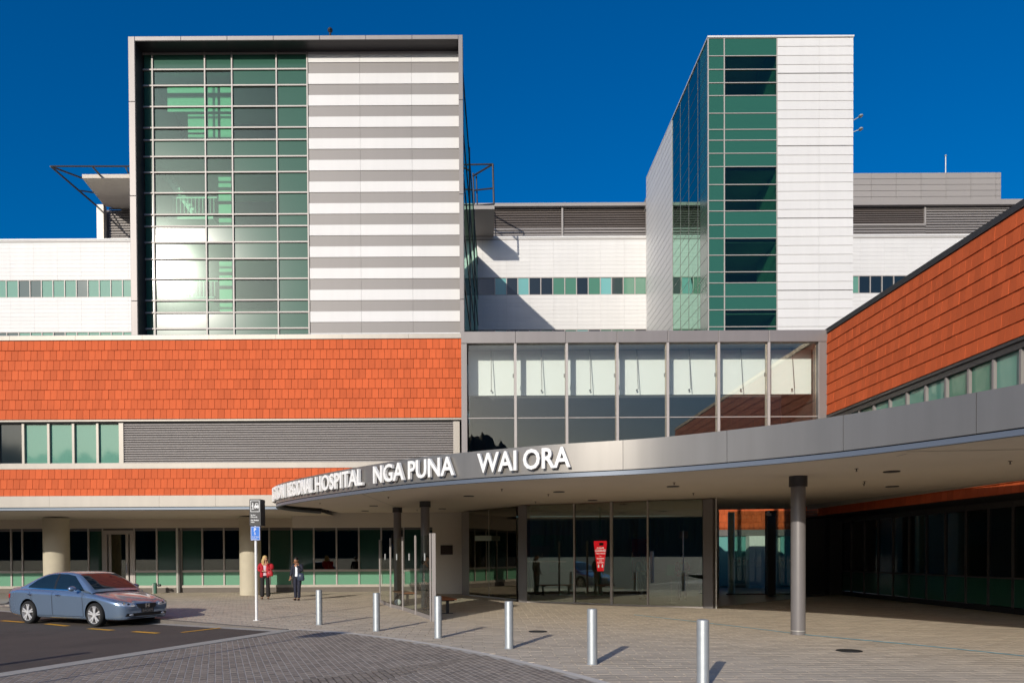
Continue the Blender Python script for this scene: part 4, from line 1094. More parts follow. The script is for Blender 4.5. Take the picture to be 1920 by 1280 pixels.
# ridge of bush behind the viewer (seen in the panes)
b = MB(); N = 900; vs = []; fs = []
def elev(a):
    d = math.degrees(a)
    e = 6.3+4.7*math.exp(-((d+6)/10)**2)+1.2*math.exp(-((d+33)/16)**2)+1.5*math.exp(-((d-55)/20)**2)
    return e+.25*math.sin(a*37)+.22*math.sin(a*91+1)+.22*math.sin(a*260)+random.uniform(-.22, .22)
for i in range(N+1):
    a = -math.pi/2*1.1+math.pi*1.1*i/N; D = 560
    for k in range(7):
        t = k/6; dd = D+200*t; h = math.tan(R(elev(a)))*(D+200)*math.sin(t*math.pi/2)
        vs.append((math.sin(a)*dd, -math.cos(a)*dd, -.3+h+(random.uniform(-3, 3) if k else 0)))
for i in range(N):
    for k in range(6): fs.append((7*i+k, 7*i+7+k, 7*i+8+k, 7*i+k+1))
b.add(vs, fs); tag(b.build('hills', ['hill_green']), kind='structure')
# ---------------------------------------------------------------- bollards
BH, BR = .862, .0
bl_ = [(598.5, 1172, 14, 'galvanised steel bollard standing nearest the parking sign pole'), (706, 1184, 15, 'galvanised steel bollard in front of the leftmost glass screens'), (821.5, 1197, 16, 'galvanised steel bollard in front of the end post of the glass screens'),
       (954.5, 1217, 17.5, 'galvanised steel bollard in front of the steel jamb left of the entrance glass'), (1110.5, 1247, 20, 'galvanised steel bollard below the red hand cleansing sign'), (1318, 1290, 23, 'largest galvanised steel bollard, cut off by the bottom edge of the view')]
r = .0775
b = MB(); b.lathe([(r+.012, 0), (r+.006, .012), (r, .02), (r, BH-.02), (r-.006, BH-.006), (r-.02, BH), (.001, BH)], n=32)
proto = None
for px, py, w, lab in bl_:
    p = gp(px, py-1, 0); p.y += r
    if proto is None: proto = b.build('bollard', ['galvanised'], smooth=40); o = proto
    else: o = proto.copy(); col.objects.link(o)
    o.location = (PX(px, py, p.y), p.y, 0); tag(o, lab, 'bollard', 'steel bollards along the crossing edge')
# ---------------------------------------------------------------- sign post
p = gp(481, 1162.5, 0); sy = p.y; sx = p.x
sp_ = thing('parking_sign', 'white pole with a black set down board above a blue parking plate', 'sign', (sx, sy, 0))
zt3 = PZ_(480, 935.5, sy); z2 = PZ_(480, 985, sy); z3 = PZ_(480, 986.5, sy); z4 = PZ_(480, 1012.5, sy)
b = MB(); b.cyl((sx, sy, 0), (sx, sy, zt3-.02), .034, n=16); b.cyl((sx, sy, 0), (sx, sy, .012), .09, n=16); b.build('pole', ['white_paint'], sp_, smooth=50)
xa, xb = PX(468, 960, sy-.05), PX(489, 960, sy-.05)
b = MB(); b.box(xa, xb, sy-.06, sy+.34, z2, zt3); bd = b.build('board', ['sign_black'], sp_, bevel=.004)
t = MB(); ux, uz = Vector((1, 0, 0)), Vector((0, 0, 1)); w = xb-xa; yy = sy-.061
cx = (xa+xb)/2; H = zt3-z2
bx0, bx1, bz0, bz1 = xa+.1*w, xb-.1*w, zt3-.48*H, zt3-.05*H; e = .012
for q in ((bx0, bx1, bz0, bz0+e), (bx0, bx1, bz1-e, bz1), (bx0, bx0+e, bz0+e, bz1-e), (bx1-e, bx1, bz0+e, bz1-e)): t.box(q[0], q[1], yy-.003, yy, q[2], q[3])
pw, ph = bx1-bx0, bz1-bz0
def bx(u0, u1, v0, v1): t.box(bx0+pw*u0, bx0+pw*u1, yy-.004, yy, bz0+ph*v0, bz0+ph*v1)
# person and car pictogram
t.cyl((bx0+pw*.25, yy, bz0+ph*.76), (bx0+pw*.25, yy-.004, bz0+ph*.76), pw*.055, n=14)
bx(.20, .31, .44, .70); bx(.12, .20, .50, .56); bx(.21, .25, .26, .44); bx(.27, .31, .26, .44); bx(.12, .40, .22, .255)
t.prism([(bx0+pw*u, yy, bz0+ph*v) for u, v in ((.42, .34), (.42, .50), (.48, .54), (.54, .72), (.60, .76), (.78, .76), (.83, .70), (.89, .54), (.92, .50), (.92, .34), (.86, .34), (.86, .28), (.80, .28), (.80, .34), (.55, .34), (.55, .28), (.48, .28), (.48, .34))], (0, -.004, 0))
t.build('pictogram', ['white_paint'], bd)
t = MB(); t.box(bx0+pw*.585, bx0+pw*.80, yy-.006, yy-.004, bz0+ph*.57, bz0+ph*.70)
t.cyl((bx0+pw*.54, yy-.004, bz0+ph*.44), (bx0+pw*.54, yy-.006, bz0+ph*.44), pw*.04, n=10); t.cyl((bx0+pw*.82, yy-.004, bz0+ph*.44), (bx0+pw*.82, yy-.006, bz0+ph*.44), pw*.04, n=10); t.build('pictogram_cut', ['sign_black'], bd)
t = MB()
for body, f, wd_ in (('Set down', .575, .40), ('Pick up only', .65, .58), ('With Wheelchair', .775, .72), ('Patient', .84, .32)):
    put_text(t, body, Vector((xa+.12*w, yy, zt3-f*H-.03)), ux, uz, .033, wd_*w, .003, .03, align='LEFT')
t.build('lettering', ['white_paint'], bd)
xa2, xb2 = PX(470, 1000, sy-.06), PX(487.5, 1000, sy-.06); w2 = xb2-xa2; H2 = z3-z4
b = MB(); b.box(xa2, xb2, sy-.06, sy-.045, z4, z3); pl2 = b.build('parking_plate', ['sign_blue'], sp_, bevel=.004)
t = MB(); yy = sy-.061; e = .008
for q in ((xa2+e, xb2-e, z4+e, z4+2*e), (xa2+e, xb2-e, z3-2*e, z3-e), (xa2+e, xa2+2*e, z4+2*e, z3-2*e), (xb2-2*e, xb2-e, z4+2*e, z3-2*e)): t.box(q[0], q[1], yy-.003, yy, q[2], q[3])
cx2 = (xa2+xb2)/2-.01
put_text(t, 'P', Vector((cx2, yy, z3-.36*H2)), ux, uz, .09, None, .003, .012)
put_text(t, '5', Vector((cx2, yy, z3-.60*H2)), ux, uz, .065, None, .003, .01)
put_text(t, 'At All Times', Vector((cx2+.01, yy, z3-.78*H2)), ux, uz, .03, .72*w2, .003, .01)
t.box(cx2-.05, cx2+.06, yy-.003, yy, z3-.90*H2, z3-.875*H2); t.prism([(cx2-.05, yy, z3-.92*H2), (cx2-.05, yy, z3-.855*H2), (cx2-.085, yy, z3-.888*H2)], (0, -.003, 0))
t.build('lettering', ['white_paint'], pl2)
# ---------------------------------------------------------------- standpipe
p = Vector((PX(291, 1095, 33.9), 33.9, 0))
sp2 = thing('standpipe', 'short green and silver standpipe with a valve below the walkway windows', 'standpipe', (p.x, p.y, 0))
b = MB(); b.cyl((p.x, p.y, 0), (p.x, p.y, .46), .075, n=16); b.lathe([(.001, .50), (.05, .49), (.08, .46)], (p.x, p.y, 0)); b.build('body', ['valve_green'], sp2, smooth=50)
b = MB(); b.cyl((p.x-.085, p.y-.03, 0), (p.x-.085, p.y-.03, .45), .03, n=10); b.build('pipe', ['bright_metal'], sp2)
b = MB(); b.cyl((p.x+.07, p.y, .38), (p.x+.2, p.y-.02, .38), .03, n=10); b.cyl((p.x+.2, p.y-.08, .38), (p.x+.2, p.y+.06, .38), .06, n=12); b.cyl((p.x+.14, p.y, .30), (p.x+.14, p.y, .45), .018, n=8); b.build('valve', ['black_plastic'], sp2)
# ---------------------------------------------------------------- glass screens
gs = [(712.5, 1129, 1007), (732.5, 1138, 1006), (755.5, 1143.5, 1003.5), (779.5, 1151.6, 1002), (814, 1164, 1000)]
gpos = [gp(x, y, 0) for x, y, _ in gs]
sh = thing('glass_shelter', 'stepped row of tall clear glass screens between thin steel posts', 'shelter', gpos[2])
HG = 2.26
b0 = None
for i, p in enumerate(gpos):
    b = MB(); w = .045 if i < 4 else .10
    b.box(p.x-w/2, p.x+w/2, p.y-.04, p.y+.04, 0, HG); b.build('post', ['post_metal'], sh)
    if i == 4: b = MB(); b.box(p.x-.11, p.x-.07, p.y-.03, p.y+.05, 0, HG); b.build('post', ['post_metal'], sh)
    if i < 4:
        q = gpos[i+1]; d = (q-p); d.z = 0; u = d.normalized(); n = Vector((-u.y, u.x, 0))
        a = p+u*.04; e = q-u*.06
        g = MB(); g.quad((a.x, a.y, .12), (e.x, e.y, .12), (e.x, e.y, HG-.03), (a.x, a.y, HG-.03)); g.build('glass_panel', ['screen_glass'], sh)
        f = MB(); f.wallbox((a.x, a.y), (e.x, e.y), .05, .0, .11); f.build('base_rail', ['post_metal'], sh)
        h = MB(); m_ = a.lerp(e, .55); h.cyl((m_.x, m_.y, 1.55), (m_.x, m_.y, 1.75), .025, n=8); h.build('clamp', ['galvanised'], sh)
# ---------------------------------------------------------------- benches
def bench(loc, ang, lab):
    t = thing('bench', lab, 'bench', (0, 0, 0), 'timber benches behind the glass screens')
    for k in range(5):
        b = MB(); b.box(-.82, .82, -.22+k*.09, -.22+k*.09+.075, .40, .44); b.build('seat_slat', ['bench_timber'], t, bevel=.006)
    for s in (-.6, .6):
        b = MB(); b.box(s-.03, s+.03, -.2, .2, .36, .398); b.box(s-.03, s+.03, -.04, .04, .0, .36); b.box(s-.06, s+.06, -.16, .16, 0, .015); b.build('leg', ['dark_metal'], t)
    t.location = loc; t.rotation_euler = (0, 0, ang); return t
ang = math.atan2(24.2-21.2, -1.75+.75)
bench((-1.22, 22.0, 0), ang, 'slatted orange timber bench right of the glass screens, its end in clear view')
bench((-2.75, 25.6, 0), ang, 'slatted orange timber bench behind the leftmost glass screens')
# ---------------------------------------------------------------- shoulder bag on the paving
p = gp(748, 1131, 0); p.y = 24.6; p.x = PX(748, 1125, 24.6)
bg_ = thing('backpack', 'white and black patterned bag on the paving behind the glass screens', 'bag', (p.x, p.y, 0))
b = MB(); b.ell((p.x, p.y, .19), (.17, .13, .19), 8); b.build('body', ['cloth_black'], bg_, smooth=180)
b = MB(); b.ell((p.x-.02, p.y-.07, .15), (.12, .09, .12), 7); b.build('pocket', ['cloth_white'], bg_, smooth=180)
b = MB()
for s in (-.05, .07):
    P = [Vector((p.x+s, p.y-.1, .30)), Vector((p.x+s*1.2, p.y-.06, .42)), Vector((p.x+s*1.2, p.y+.04, .42)), Vector((p.x+s, p.y+.08, .3))]
    for a, c in zip(P[:-1], P[1:]): b.cyl(a, c, .014, n=6)
b.build('strap', ['cloth_black'], bg_)
p = gp(823, 1159, 0); b = MB(); b.lathe([(.001, 0), (.035, 0), (.045, .08), (.046, .085), (.04, .09), (.001, .09)], (p.x, p.y, 0), n=14)
tag(b.build('paper_cup', ['cloth_white'], smooth=50), 'small white paper cup on the paving beside the end screen post', 'cup')
# second sign post, outside the view to the left, whose shadow falls along the crossing kerb
tip = gp(640, 1183, 0); hh = 3.0
bp_ = Vector((tip.x, tip.y, 0))+SUN*(hh/SUN.z); bp_.z = 0
q = thing('road_sign', 'white pole with a round road sign at the roadside, left of the view', 'sign', bp_)
b = MB(); b.cyl(bp_, bp_+Vector((0, 0, hh)), .03, n=10); b.build('pole', ['white_paint'], q)
b = MB(); b.box(bp_.x-.32, bp_.x+.32, bp_.y-.045, bp_.y-.03, hh-.45, hh-.02); b.build('board', ['sign_black'], q, bevel=.01)
tip = gp(165, 1219.5, 0); hh = 1.9; bp_ = Vector((tip.x, tip.y, 0))+SUN*(hh/SUN.z); bp_.z = -.05
b = MB(); b.cyl(bp_, bp_+Vector((0, 0, hh)), .11, n=14); tag(b.build('roadside_post', ['white_paint']), 'thick white post at the roadside, left of the view', 'post')
# ---------------------------------------------------------------- saloon car
def lerp_tab(tab, x):
    if x <= tab[0][0]: return tab[0][1:]
    for i in range(len(tab)-1):
        if tab[i+1][0] >= x:
            a, b2 = tab[i], tab[i+1]; p = tab[max(i-1, 0)]; n = tab[min(i+2, len(tab)-1)]; t = (x-a[0])/(b2[0]-a[0]); h = b2[0]-a[0]; out = []
            for k in range(1, len(a)):
                m0 = (b2[k]-p[k])/max(1e-6, b2[0]-p[0])*h; m1 = (n[k]-a[k])/max(1e-6, n[0]-a[0])*h
                out.append((2*t**3-3*t*t+1)*a[k]+(t**3-2*t*t+t)*m0+(-2*t**3+3*t*t)*b2[k]+(t**3-t*t)*m1)
            return out
    return tab[-1][1:]
# x, bottom z, belt/top z at centre, half width max, shoulder z, half width at top edge
TAB = [(-2.36, .40, .78, .60, .66, .52), (-2.33, .34, .90, .70, .74, .60), (-2.22, .27, 1.00, .79, .82, .66), (-1.95, .22, 1.035, .85, .87, .70), (-1.5, .20, 1.03, .875, .88, .72), (-1.0, .19, 1.00, .88, .86, .74),
       (0, .18, .97, .88, .83, .76), (.7, .18, .95, .88, .81, .76), (1.05, .18, .925, .88, .79, .745), (1.4, .19, .875, .875, .76, .70), (1.75, .19, .81, .86, .70, .64), (2.0, .19, .745, .825, .64, .58), (2.15, .19, .69, .775, .60, .53), (2.25, .20, .62, .70, .55, .47), (2.295, .23, .53, .62, .47, .42), (2.31, .30, .46, .55, .41, .38)]
def ring(x):
    zb, zt, w, zs, wt = lerp_tab(TAB, x)
    zm = zb+.55*(zs-zb)
    pts = [(0, zb), (w*.80, zb), (w*.93, zb+.025), (w*.965, zb+.10), (w*.985, zm), (w, zs-.05), (w*.992, zs), (w*.955, zs+.35*(zt-zs)), (wt, zs+.78*(zt-zs)), (wt*.75, zt-.02), (wt*.4, zt-.004), (0, zt)]
    # smooth resample with catmull-rom
    out = []
    for i in range(len(pts)-1):
        p0 = Vector(pts[max(i-1, 0)]); p1 = Vector(pts[i]); p2 = Vector(pts[i+1]); p3 = Vector(pts[min(i+2, len(pts)-1)])
        if i == 0: p0 = Vector((-pts[1][0], pts[1][1]))
        for k in range(3):
            t = k/3; out.append(.5*((2*p1)+(p2-p0)*t+(2*p0-5*p1+4*p2-p3)*t*t+(3*p1-p0-3*p2+p3)*t**3))
    out.append(Vector(pts[-1])); return out
xs_ = []
x = -2.36
while x < 2.31:
    xs_.append(x); x += .012 if (x < -2.2 or x > 2.1) else .05
xs_.append(2.31)
b = MB(); rings = []
for x in xs_:
    rg = ring(x); full = [(x, p.x, p.y) for p in rg]+[(x, -p.x, p.y) for p in reversed(rg[1:-1])]; rings.append(full)
n = len(rings[0]); vs = [p for r_ in rings for p in r_]; fs = []
for i in range(len(rings)-1):
    for j in range(n): fs.append((i*n+j, i*n+(j+1) % n, (i+1)*n+(j+1) % n, (i+1)*n+j))
fs = [f[::-1] for f in fs]
fs.append(tuple(range(n))); fs.append(tuple(range((len(rings)-1)*n, len(rings)*n))[::-1])
b.add(vs, fs)
AX = (1.37, -1.29); RW = .318
car = thing('parked_car', 'blue grey saloon car standing on the asphalt by the kerb', 'car', (0, 0, 0))
hull = b.build('body', ['car_paint', 'black_plastic'], car, smooth=38)
bpy.context.view_layer.update()
tmp = []
for ax in AX:
    for s in (-1, 1):
        c = MB(); c.cyl((ax, s*.60, RW+.005), (ax, s*1.1, RW+.005), RW+.055, n=48); co = c.build('cut', ['black_plastic']); tmp.append(co)
        md = hull.modifiers.new('cut', 'BOOLEAN'); md.object = co; md.operation = 'DIFFERENCE'; md.solver = 'EXACT'
dg = bpy.context.evaluated_depsgraph_get(); dg.update()
me = bpy.data.meshes.new_from_object(hull.evaluated_get(dg)); hull.modifiers.clear(); hull.data = me
me.set_sharp_from_angle(angle=R(38))
for c in tmp: bpy.data.objects.remove(c)
bm = bmesh.new(); bm.from_mesh(me); bvh = BVHTree.FromBMesh(bm); bm.free()
def patch(poly, axis, name, mat, offset=.006, parent=car, sgn=1, sub=5, th=.0):
    # poly in (y,z) for axis 'x', (x,z) for axis 'y', (x,y) for axis 'z'; wrapped on the body
    bm = bmesh.new()
    def P3(u, v): return Vector((0, u, v)) if axis == 'x' else (Vector((u, 0, v)) if axis == 'y' else Vector((u, v, 0)))
    f = bm.faces.new([bm.verts.new(P3(u, v)) for u, v in poly]); bmesh.ops.triangulate(bm, faces=[f])
    for _ in range(sub):
        long = [e for e in bm.edges if e.calc_length() > .06]
        if not long: break
        bmesh.ops.subdivide_edges(bm, edges=long, cuts=1); bmesh.ops.triangulate(bm, faces=bm.faces[:])
    d = {'x': Vector((-sgn, 0, 0)), 'y': Vector((0, -sgn, 0)), 'z': Vector((0, 0, -1))}[axis]
    ok = []
    for v in bm.verts:
        h = bvh.ray_cast(v.co-d*6, d)
        v.co = (h[0]-d*offset) if h[0] is not None else v.co-d*.5
    q = MB(); bm.verts.index_update(); q.add([v.co.copy() for v in bm.verts], [[v.index for v in f.verts] for f in bm.faces]); bm.free()
    return q.build(name, [mat], parent, smooth=180)
# ---- greenhouse
ROOF = [(-1.72, 1.035), (-1.55, 1.10), (-1.30, 1.22), (-1.0, 1.335), (-.75, 1.395), (-.45, 1.43), (-.1, 1.443), (.2, 1.425), (.42, 1.38), (.65, 1.265), (.9, 1.12), (1.1, .995), (1.22, .91)]
def roofz(x): return lerp_tab(ROOF, x)[0]
def ghw(z): return .80-max(0, z-.95)*.44
b = MB(); gx_ = [-1.72+2.94*i/70 for i in range(71)]; rr = []
for x in gx_:
    zr = roofz(x); zbl = .90
    top = []
    wr = ghw(zr-.05)
    row = [(x, .79, zbl), (x, ghw(max(.95, zbl+(zr-.06-zbl)*.5)), zbl+(zr-.06-zbl)*.5), (x, wr, zr-.06), (x, wr-.03, zr-.025), (x, wr-.10, zr-.006), (x, wr*.5, zr+.008), (x, 0, zr+.012)]
    row = row+[(p[0], -p[1], p[2]) for p in reversed(row[:-1])]; rr.append(row)
n = len(rr[0]); b.add([p for r_ in rr for p in r_], [(i*n+j, i*n+j+1, (i+1)*n+j+1, (i+1)*n+j) for i in range(len(rr)-1) for j in range(n-1)])
gh = b.build('cabin', ['car_paint'], car, smooth=50)
bm = bmesh.new(); bm.from_mesh(gh.data); bvh2 = BVHTree.FromBMesh(bm); bm.free()
body_bvh = bvh; bvh = bvh2
# windscreen and rear screen projected from above, side windows from the sides
def topo(x0, w0, x1, w1): return [(x0, -w0), (x0, w0), (x1, w1), (x1, -w1)]
patch(topo(1.13, .66, .44, .54), 'z', 'windscreen', 'car_glass', .006)
patch(topo(-1.60, .64, -.86, .52), 'z', 'rear_window', 'car_glass', .006)
for s in (1, -1):
    patch([(.90, .955), (.86, .995), (.36, 1.33), (.05, 1.375), (-.26, 1.378), (-.26, .965)], 'y', 'side_window', 'car_glass', .006, sgn=s)
    patch([(-.33, .965), (-.33, 1.376), (-.62, 1.362), (-.88, 1.30), (-1.12, 1.20), (-1.36, 1.05), (-1.38, 1.0)], 'y', 'side_window', 'car_glass', .006, sgn=s)
    patch([(-.26, .96), (-.26, 1.385), (-.33, 1.383), (-.33, .96)], 'y', 'door_pillar', 'black_plastic', .008, sgn=s)
    patch([(1.0, .935), (.9, .955), (-1.38, .99), (-1.42, .97), (-1.38, .965), (.9, .932)], 'y', 'window_trim', 'chrome', .008, sgn=s)
bvh = body_bvh
for s in (1, -1):
    # door shut lines
    for xx, tilt in ((.93, .02), (-.29, .0)):
        patch([(xx, .26), (xx+.016, .26), (xx+.016-tilt, .90), (xx-tilt, .90)], 'y', 'door_gap', 'black_plastic', .002, sgn=s)
    patch([(-.95, .34), (-.94, .32), (-1.22, .93), (-1.235, .92)], 'y', 'door_gap', 'black_plastic', .002, sgn=s)
    patch([(.92, .255), (.92, .265), (-.93, .265), (-.93, .255)], 'y', 'door_gap', 'black_plastic', .002, sgn=s)
    patch([(.9, .20), (.9, .255), (-.88, .255), (-.88, .20)], 'y', 'sill_skirt', 'car_paint', .012, sgn=s)
    for xx in (.02, -1.12):
        q = MB(); y = .885*s; q.box(xx-.11, xx+.07, min(y, y+.035*s), max(y, y+.035*s), .80, .835); q.build('door_handle', ['chrome'], car, bevel=.01)
    # mirror
    q = MB(); q.ell((.70, s*.985, 1.00), (.085, .12, .07), 8); q.cyl((.74, s*.80, .96), (.72, s*.92, .985), .025, n=8); mr = q.build('wing_mirror', ['car_paint'], car, smooth=60)
    # headlight
    hl = patch([(s*.76, .655), (s*.40, .600), (s*.36, .545), (s*.44, .530), (s*.68, .555), (s*.80, .60)], 'x', 'headlight', 'lamp_glass', .008)
    for yy_, zz_, rr_ in ((.66, .605, .045), (.55, .585, .035), (.46, .568, .025)):
        h = body_bvh.ray_cast(Vector((6, s*yy_, zz_)), Vector((-1, 0, 0)))
        if h[0]:
            q = MB(); q.cyl(h[0]+Vector((-.02, 0, 0)), h[0]+Vector((.012, 0, 0)), rr_, n=16); q.build('lamp_lens', ['black_plastic'] if yy_ == .55 else ['chrome'], hl)
    patch([(s*.66, .285), (s*.40, .285), (s*.38, .345), (s*.62, .36)], 'x', 'fog_lamp_recess', 'black_plastic', .005)
    h = body_bvh.ray_cast(Vector((6, s*.50, .318)), Vector((-1, 0, 0)))
    q = MB(); q.ell(h[0]+Vector((.0, 0, 0)), (.02, .065, .026), 7); q.build('fog_lamp', ['lamp_glass'], car, smooth=180)
    patch([(s*.68, .80), (s*.40, .80), (s*.42, .69), (s*.68, .66)], 'x', 'tail_lamp', 'red_lamp', .006, sgn=-1)
    patch([(-2.33, .80), (-2.08, .83), (-2.12, .71), (-2.32, .68)], 'y', 'tail_lamp', 'red_lamp', .006, sgn=s)
gr = patch([(-.32, .60), (.32, .60), (.29, .52), (.20, .468), (-.20, .468), (-.29, .52)], 'x', 'grille', 'black_plastic', .007)
gx0 = body_bvh.ray_cast(Vector((6, 0, .54)), Vector((-1, 0, 0)))[0].x
q = MB()
for zz_ in (.485, .51, .535, .56, .583):
    for k in range(8):
        y0, y1 = -.27+k*.0675, -.27+(k+1)*.0675
        a, c = body_bvh.ray_cast(Vector((6, y0, zz_)), Vector((-1, 0, 0)))[0], body_bvh.ray_cast(Vector((6, y1, zz_)), Vector((-1, 0, 0)))[0]
        q.cyl(a+Vector((.010, 0, 0)), c+Vector((.010, 0, 0)), .004, n=5)
q.build('grille_bar', ['mullion_dark'], gr)
q = MB(); X = gx0+.022   # emblem: letter H in a rounded frame
q.box(X, X+.012, -.045, -.030, .50, .585); q.box(X, X+.012, .030, .045, .50, .585); q.box(X, X+.012, -.030, .030, .535, .55)
for y0, y1, z0, z1 in ((-.06, .06, .588, .595), (-.055, .055, .488, .495), (-.066, -.058, .495, .588), (.058, .066, .495, .588)): q.box(X-.004, X+.006, y0, y1, z0, z1)
q.build('emblem', ['chrome'], gr, bevel=.003)
patch([(-.46, .36), (.46, .36), (.42, .275), (-.42, .275)], 'x', 'lower_intake', 'black_plastic', .006)
px0 = max(body_bvh.ray_cast(Vector((6, y_, z_)), Vector((-1, 0, 0)))[0].x for y_ in (-.18, 0, .18) for z_ in (.37, .42, .46))
q = MB(); q.box(px0+.012, px0+.02, -.19, .19, .365, .465); np_ = q.build('number_plate', ['sign_black'], car)
q = MB(); put_text(q, 'EAQ472', Vector((px0+.021, 0, .388)), Vector((0, 1, 0)), Vector((0, 0, 1)), .055, .33, .003, .02)
for z0, z1 in ((.368, .373), (.457, .462)): q.box(px0+.02, px0+.022, -.185, .185, z0, z1)
q.build('lettering', ['pale_metal'], np_)
patch([(-.5, .255), (.5, .255), (.5, .235), (-.5, .235)], 'x', 'bumper_lip', 'black_plastic', .006)
# cabin furnishings glimpsed are kept dark behind tinted panes; wheels
for ax in AX:
    for s in (-1, 1):
        y = s*.775
        t = MB(); w = .105
        t.lathe([(RW-.085, -w), (RW-.03, -w-.006), (RW-.006, -w+.02), (RW, -w+.05), (RW, w-.05), (RW-.006, w-.02), (RW-.03, w+.006), (RW-.085, w)], (ax, y, RW), axis='y', n=40)
        wh = t.build('wheel', ['tyre'], car, smooth=50)
        r_ = MB(); f = y+s*.095
        Rr = RW-.078
        r_.lathe([(Rr+.004, (s*.10)), (Rr-.012, s*.102), (Rr-.02, s*.07), (Rr-.03, -s*.06)], (ax, y, RW), axis='y', n=40)
        for k in range(10):
            a0 = 2*math.pi*(k//2)/5+(.17 if k % 2 else -.17)+.3; d = Vector((math.cos(a0), 0, math.sin(a0))); e = Vector((-d.z, 0, d.x))
            c0 = Vector((ax, f-s*.02, RW))+d*.035; L_ = d*(Rr-.045)
            r_.prism([c0-e*.022, c0+e*.022, c0+L_+e*.016, c0+L_-e*.016], (0, s*.022, 0))
        r_.cyl((ax, f-s*.02, RW), (ax, f+s*.008, RW), .05, n=20)
        r_.build('rim', ['alloy'], wh, smooth=40)
        k = MB(); k.cyl((ax, y+s*.02, RW), (ax, y+s*.035, RW), RW-.10, n=32); k.build('brake_disc', ['mullion_dark'], wh)
# place it
def solve_car():
    ra = gp(52.5, 1166.5, -.1); fa = gp(179, 1173, -.1)
    return ra, fa
ra, fa = solve_car()
W1 = Vector((ra.x, ra.y)); W2 = Vector((fa.x, fa.y))
car.location = (-10.86, 20.28, -.105); car.rotation_euler = (0, 0, R(-24.5)); car.scale = (.98, .98, .98)
# ---------------------------------------------------------------- people
def skin(verts, edges, rad, sub=2, root=0):
    me = bpy.data.meshes.new('sk'); me.from_pydata(verts, edges, []); o = bpy.data.objects.new('sk', me); col.objects.link(o)
    md = o.modifiers.new('s', 'SKIN'); md.use_smooth_shade = True
    for i, r in enumerate(rad):
        sv = me.skin_vertices[0].data[i]; sv.radius = (r, r) if not isinstance(r, tuple) else r; sv.use_root = (i == root)
    o.modifiers.new('u', 'SUBSURF').levels = sub; o.modifiers['u'].render_levels = sub
    dg = bpy.context.evaluated_depsgraph_get(); dg.update(); e = o.evaluated_get(dg); m2 = e.to_mesh()
    out = ([v.co.copy() for v in m2.vertices], [tuple(p.vertices) for p in m2.polygons]); e.to_mesh_clear(); bpy.data.objects.remove(o); bpy.data.meshes.remove(me)
    return out
def chain(J, names, rad):
    return [J[n] for n in names], rad
def graph(J, chains, rad):
    idx = {}; V = []; E = []; Rr = []
    for ch in chains:
        for a in ch:
            if a not in idx: idx[a] = len(V); V.append(tuple(J[a])); Rr.append(rad[a])
        for a, c in zip(ch[:-1], ch[1:]): E.append((idx[a], idx[c]))
    return V, E, Rr
def hand(mb, wrist, d, pn, s, curl=.5):
    # palm with five fingers; d = direction of the hand, pn = palm normal, s = +1/-1 thumb side
    d = d.normalized(); pn = (pn-d*pn.dot(d)).normalized(); sd = d.cross(pn).normalized()*s
    V = [wrist-d*.02, wrist+d*.03, wrist+d*.085]; mb.add(*skin([tuple(v) for v in V], [(0, 1), (1, 2)], [(.024, .018), (.036, .016), (.036, .014)], 1))
    for k, (o, L) in enumerate(((-.030, .062), (-.010, .075), (.010, .080), (.030, .072))):
        a = wrist+d*.075+sd*o; b_ = a+(d*math.cos(curl*.6)+pn*math.sin(curl*.6))*L*.5; c = b_+(d*math.cos(curl*1.5)+pn*math.sin(curl*1.5))*L*.5
        mb.add(*skin([tuple(a), tuple(b_), tuple(c)], [(0, 1), (1, 2)], [.010, .009, .007], 1))
    a = wrist+d*.02+sd*.03; b_ = a+(d*.6+sd*.7+pn*.3).normalized()*.04; c = b_+(d*.9+sd*.2+pn*.35).normalized()*.03
    mb.add(*skin([tuple(a), tuple(b_), tuple(c)], [(0, 1), (1, 2)], [.012, .010, .008], 1))
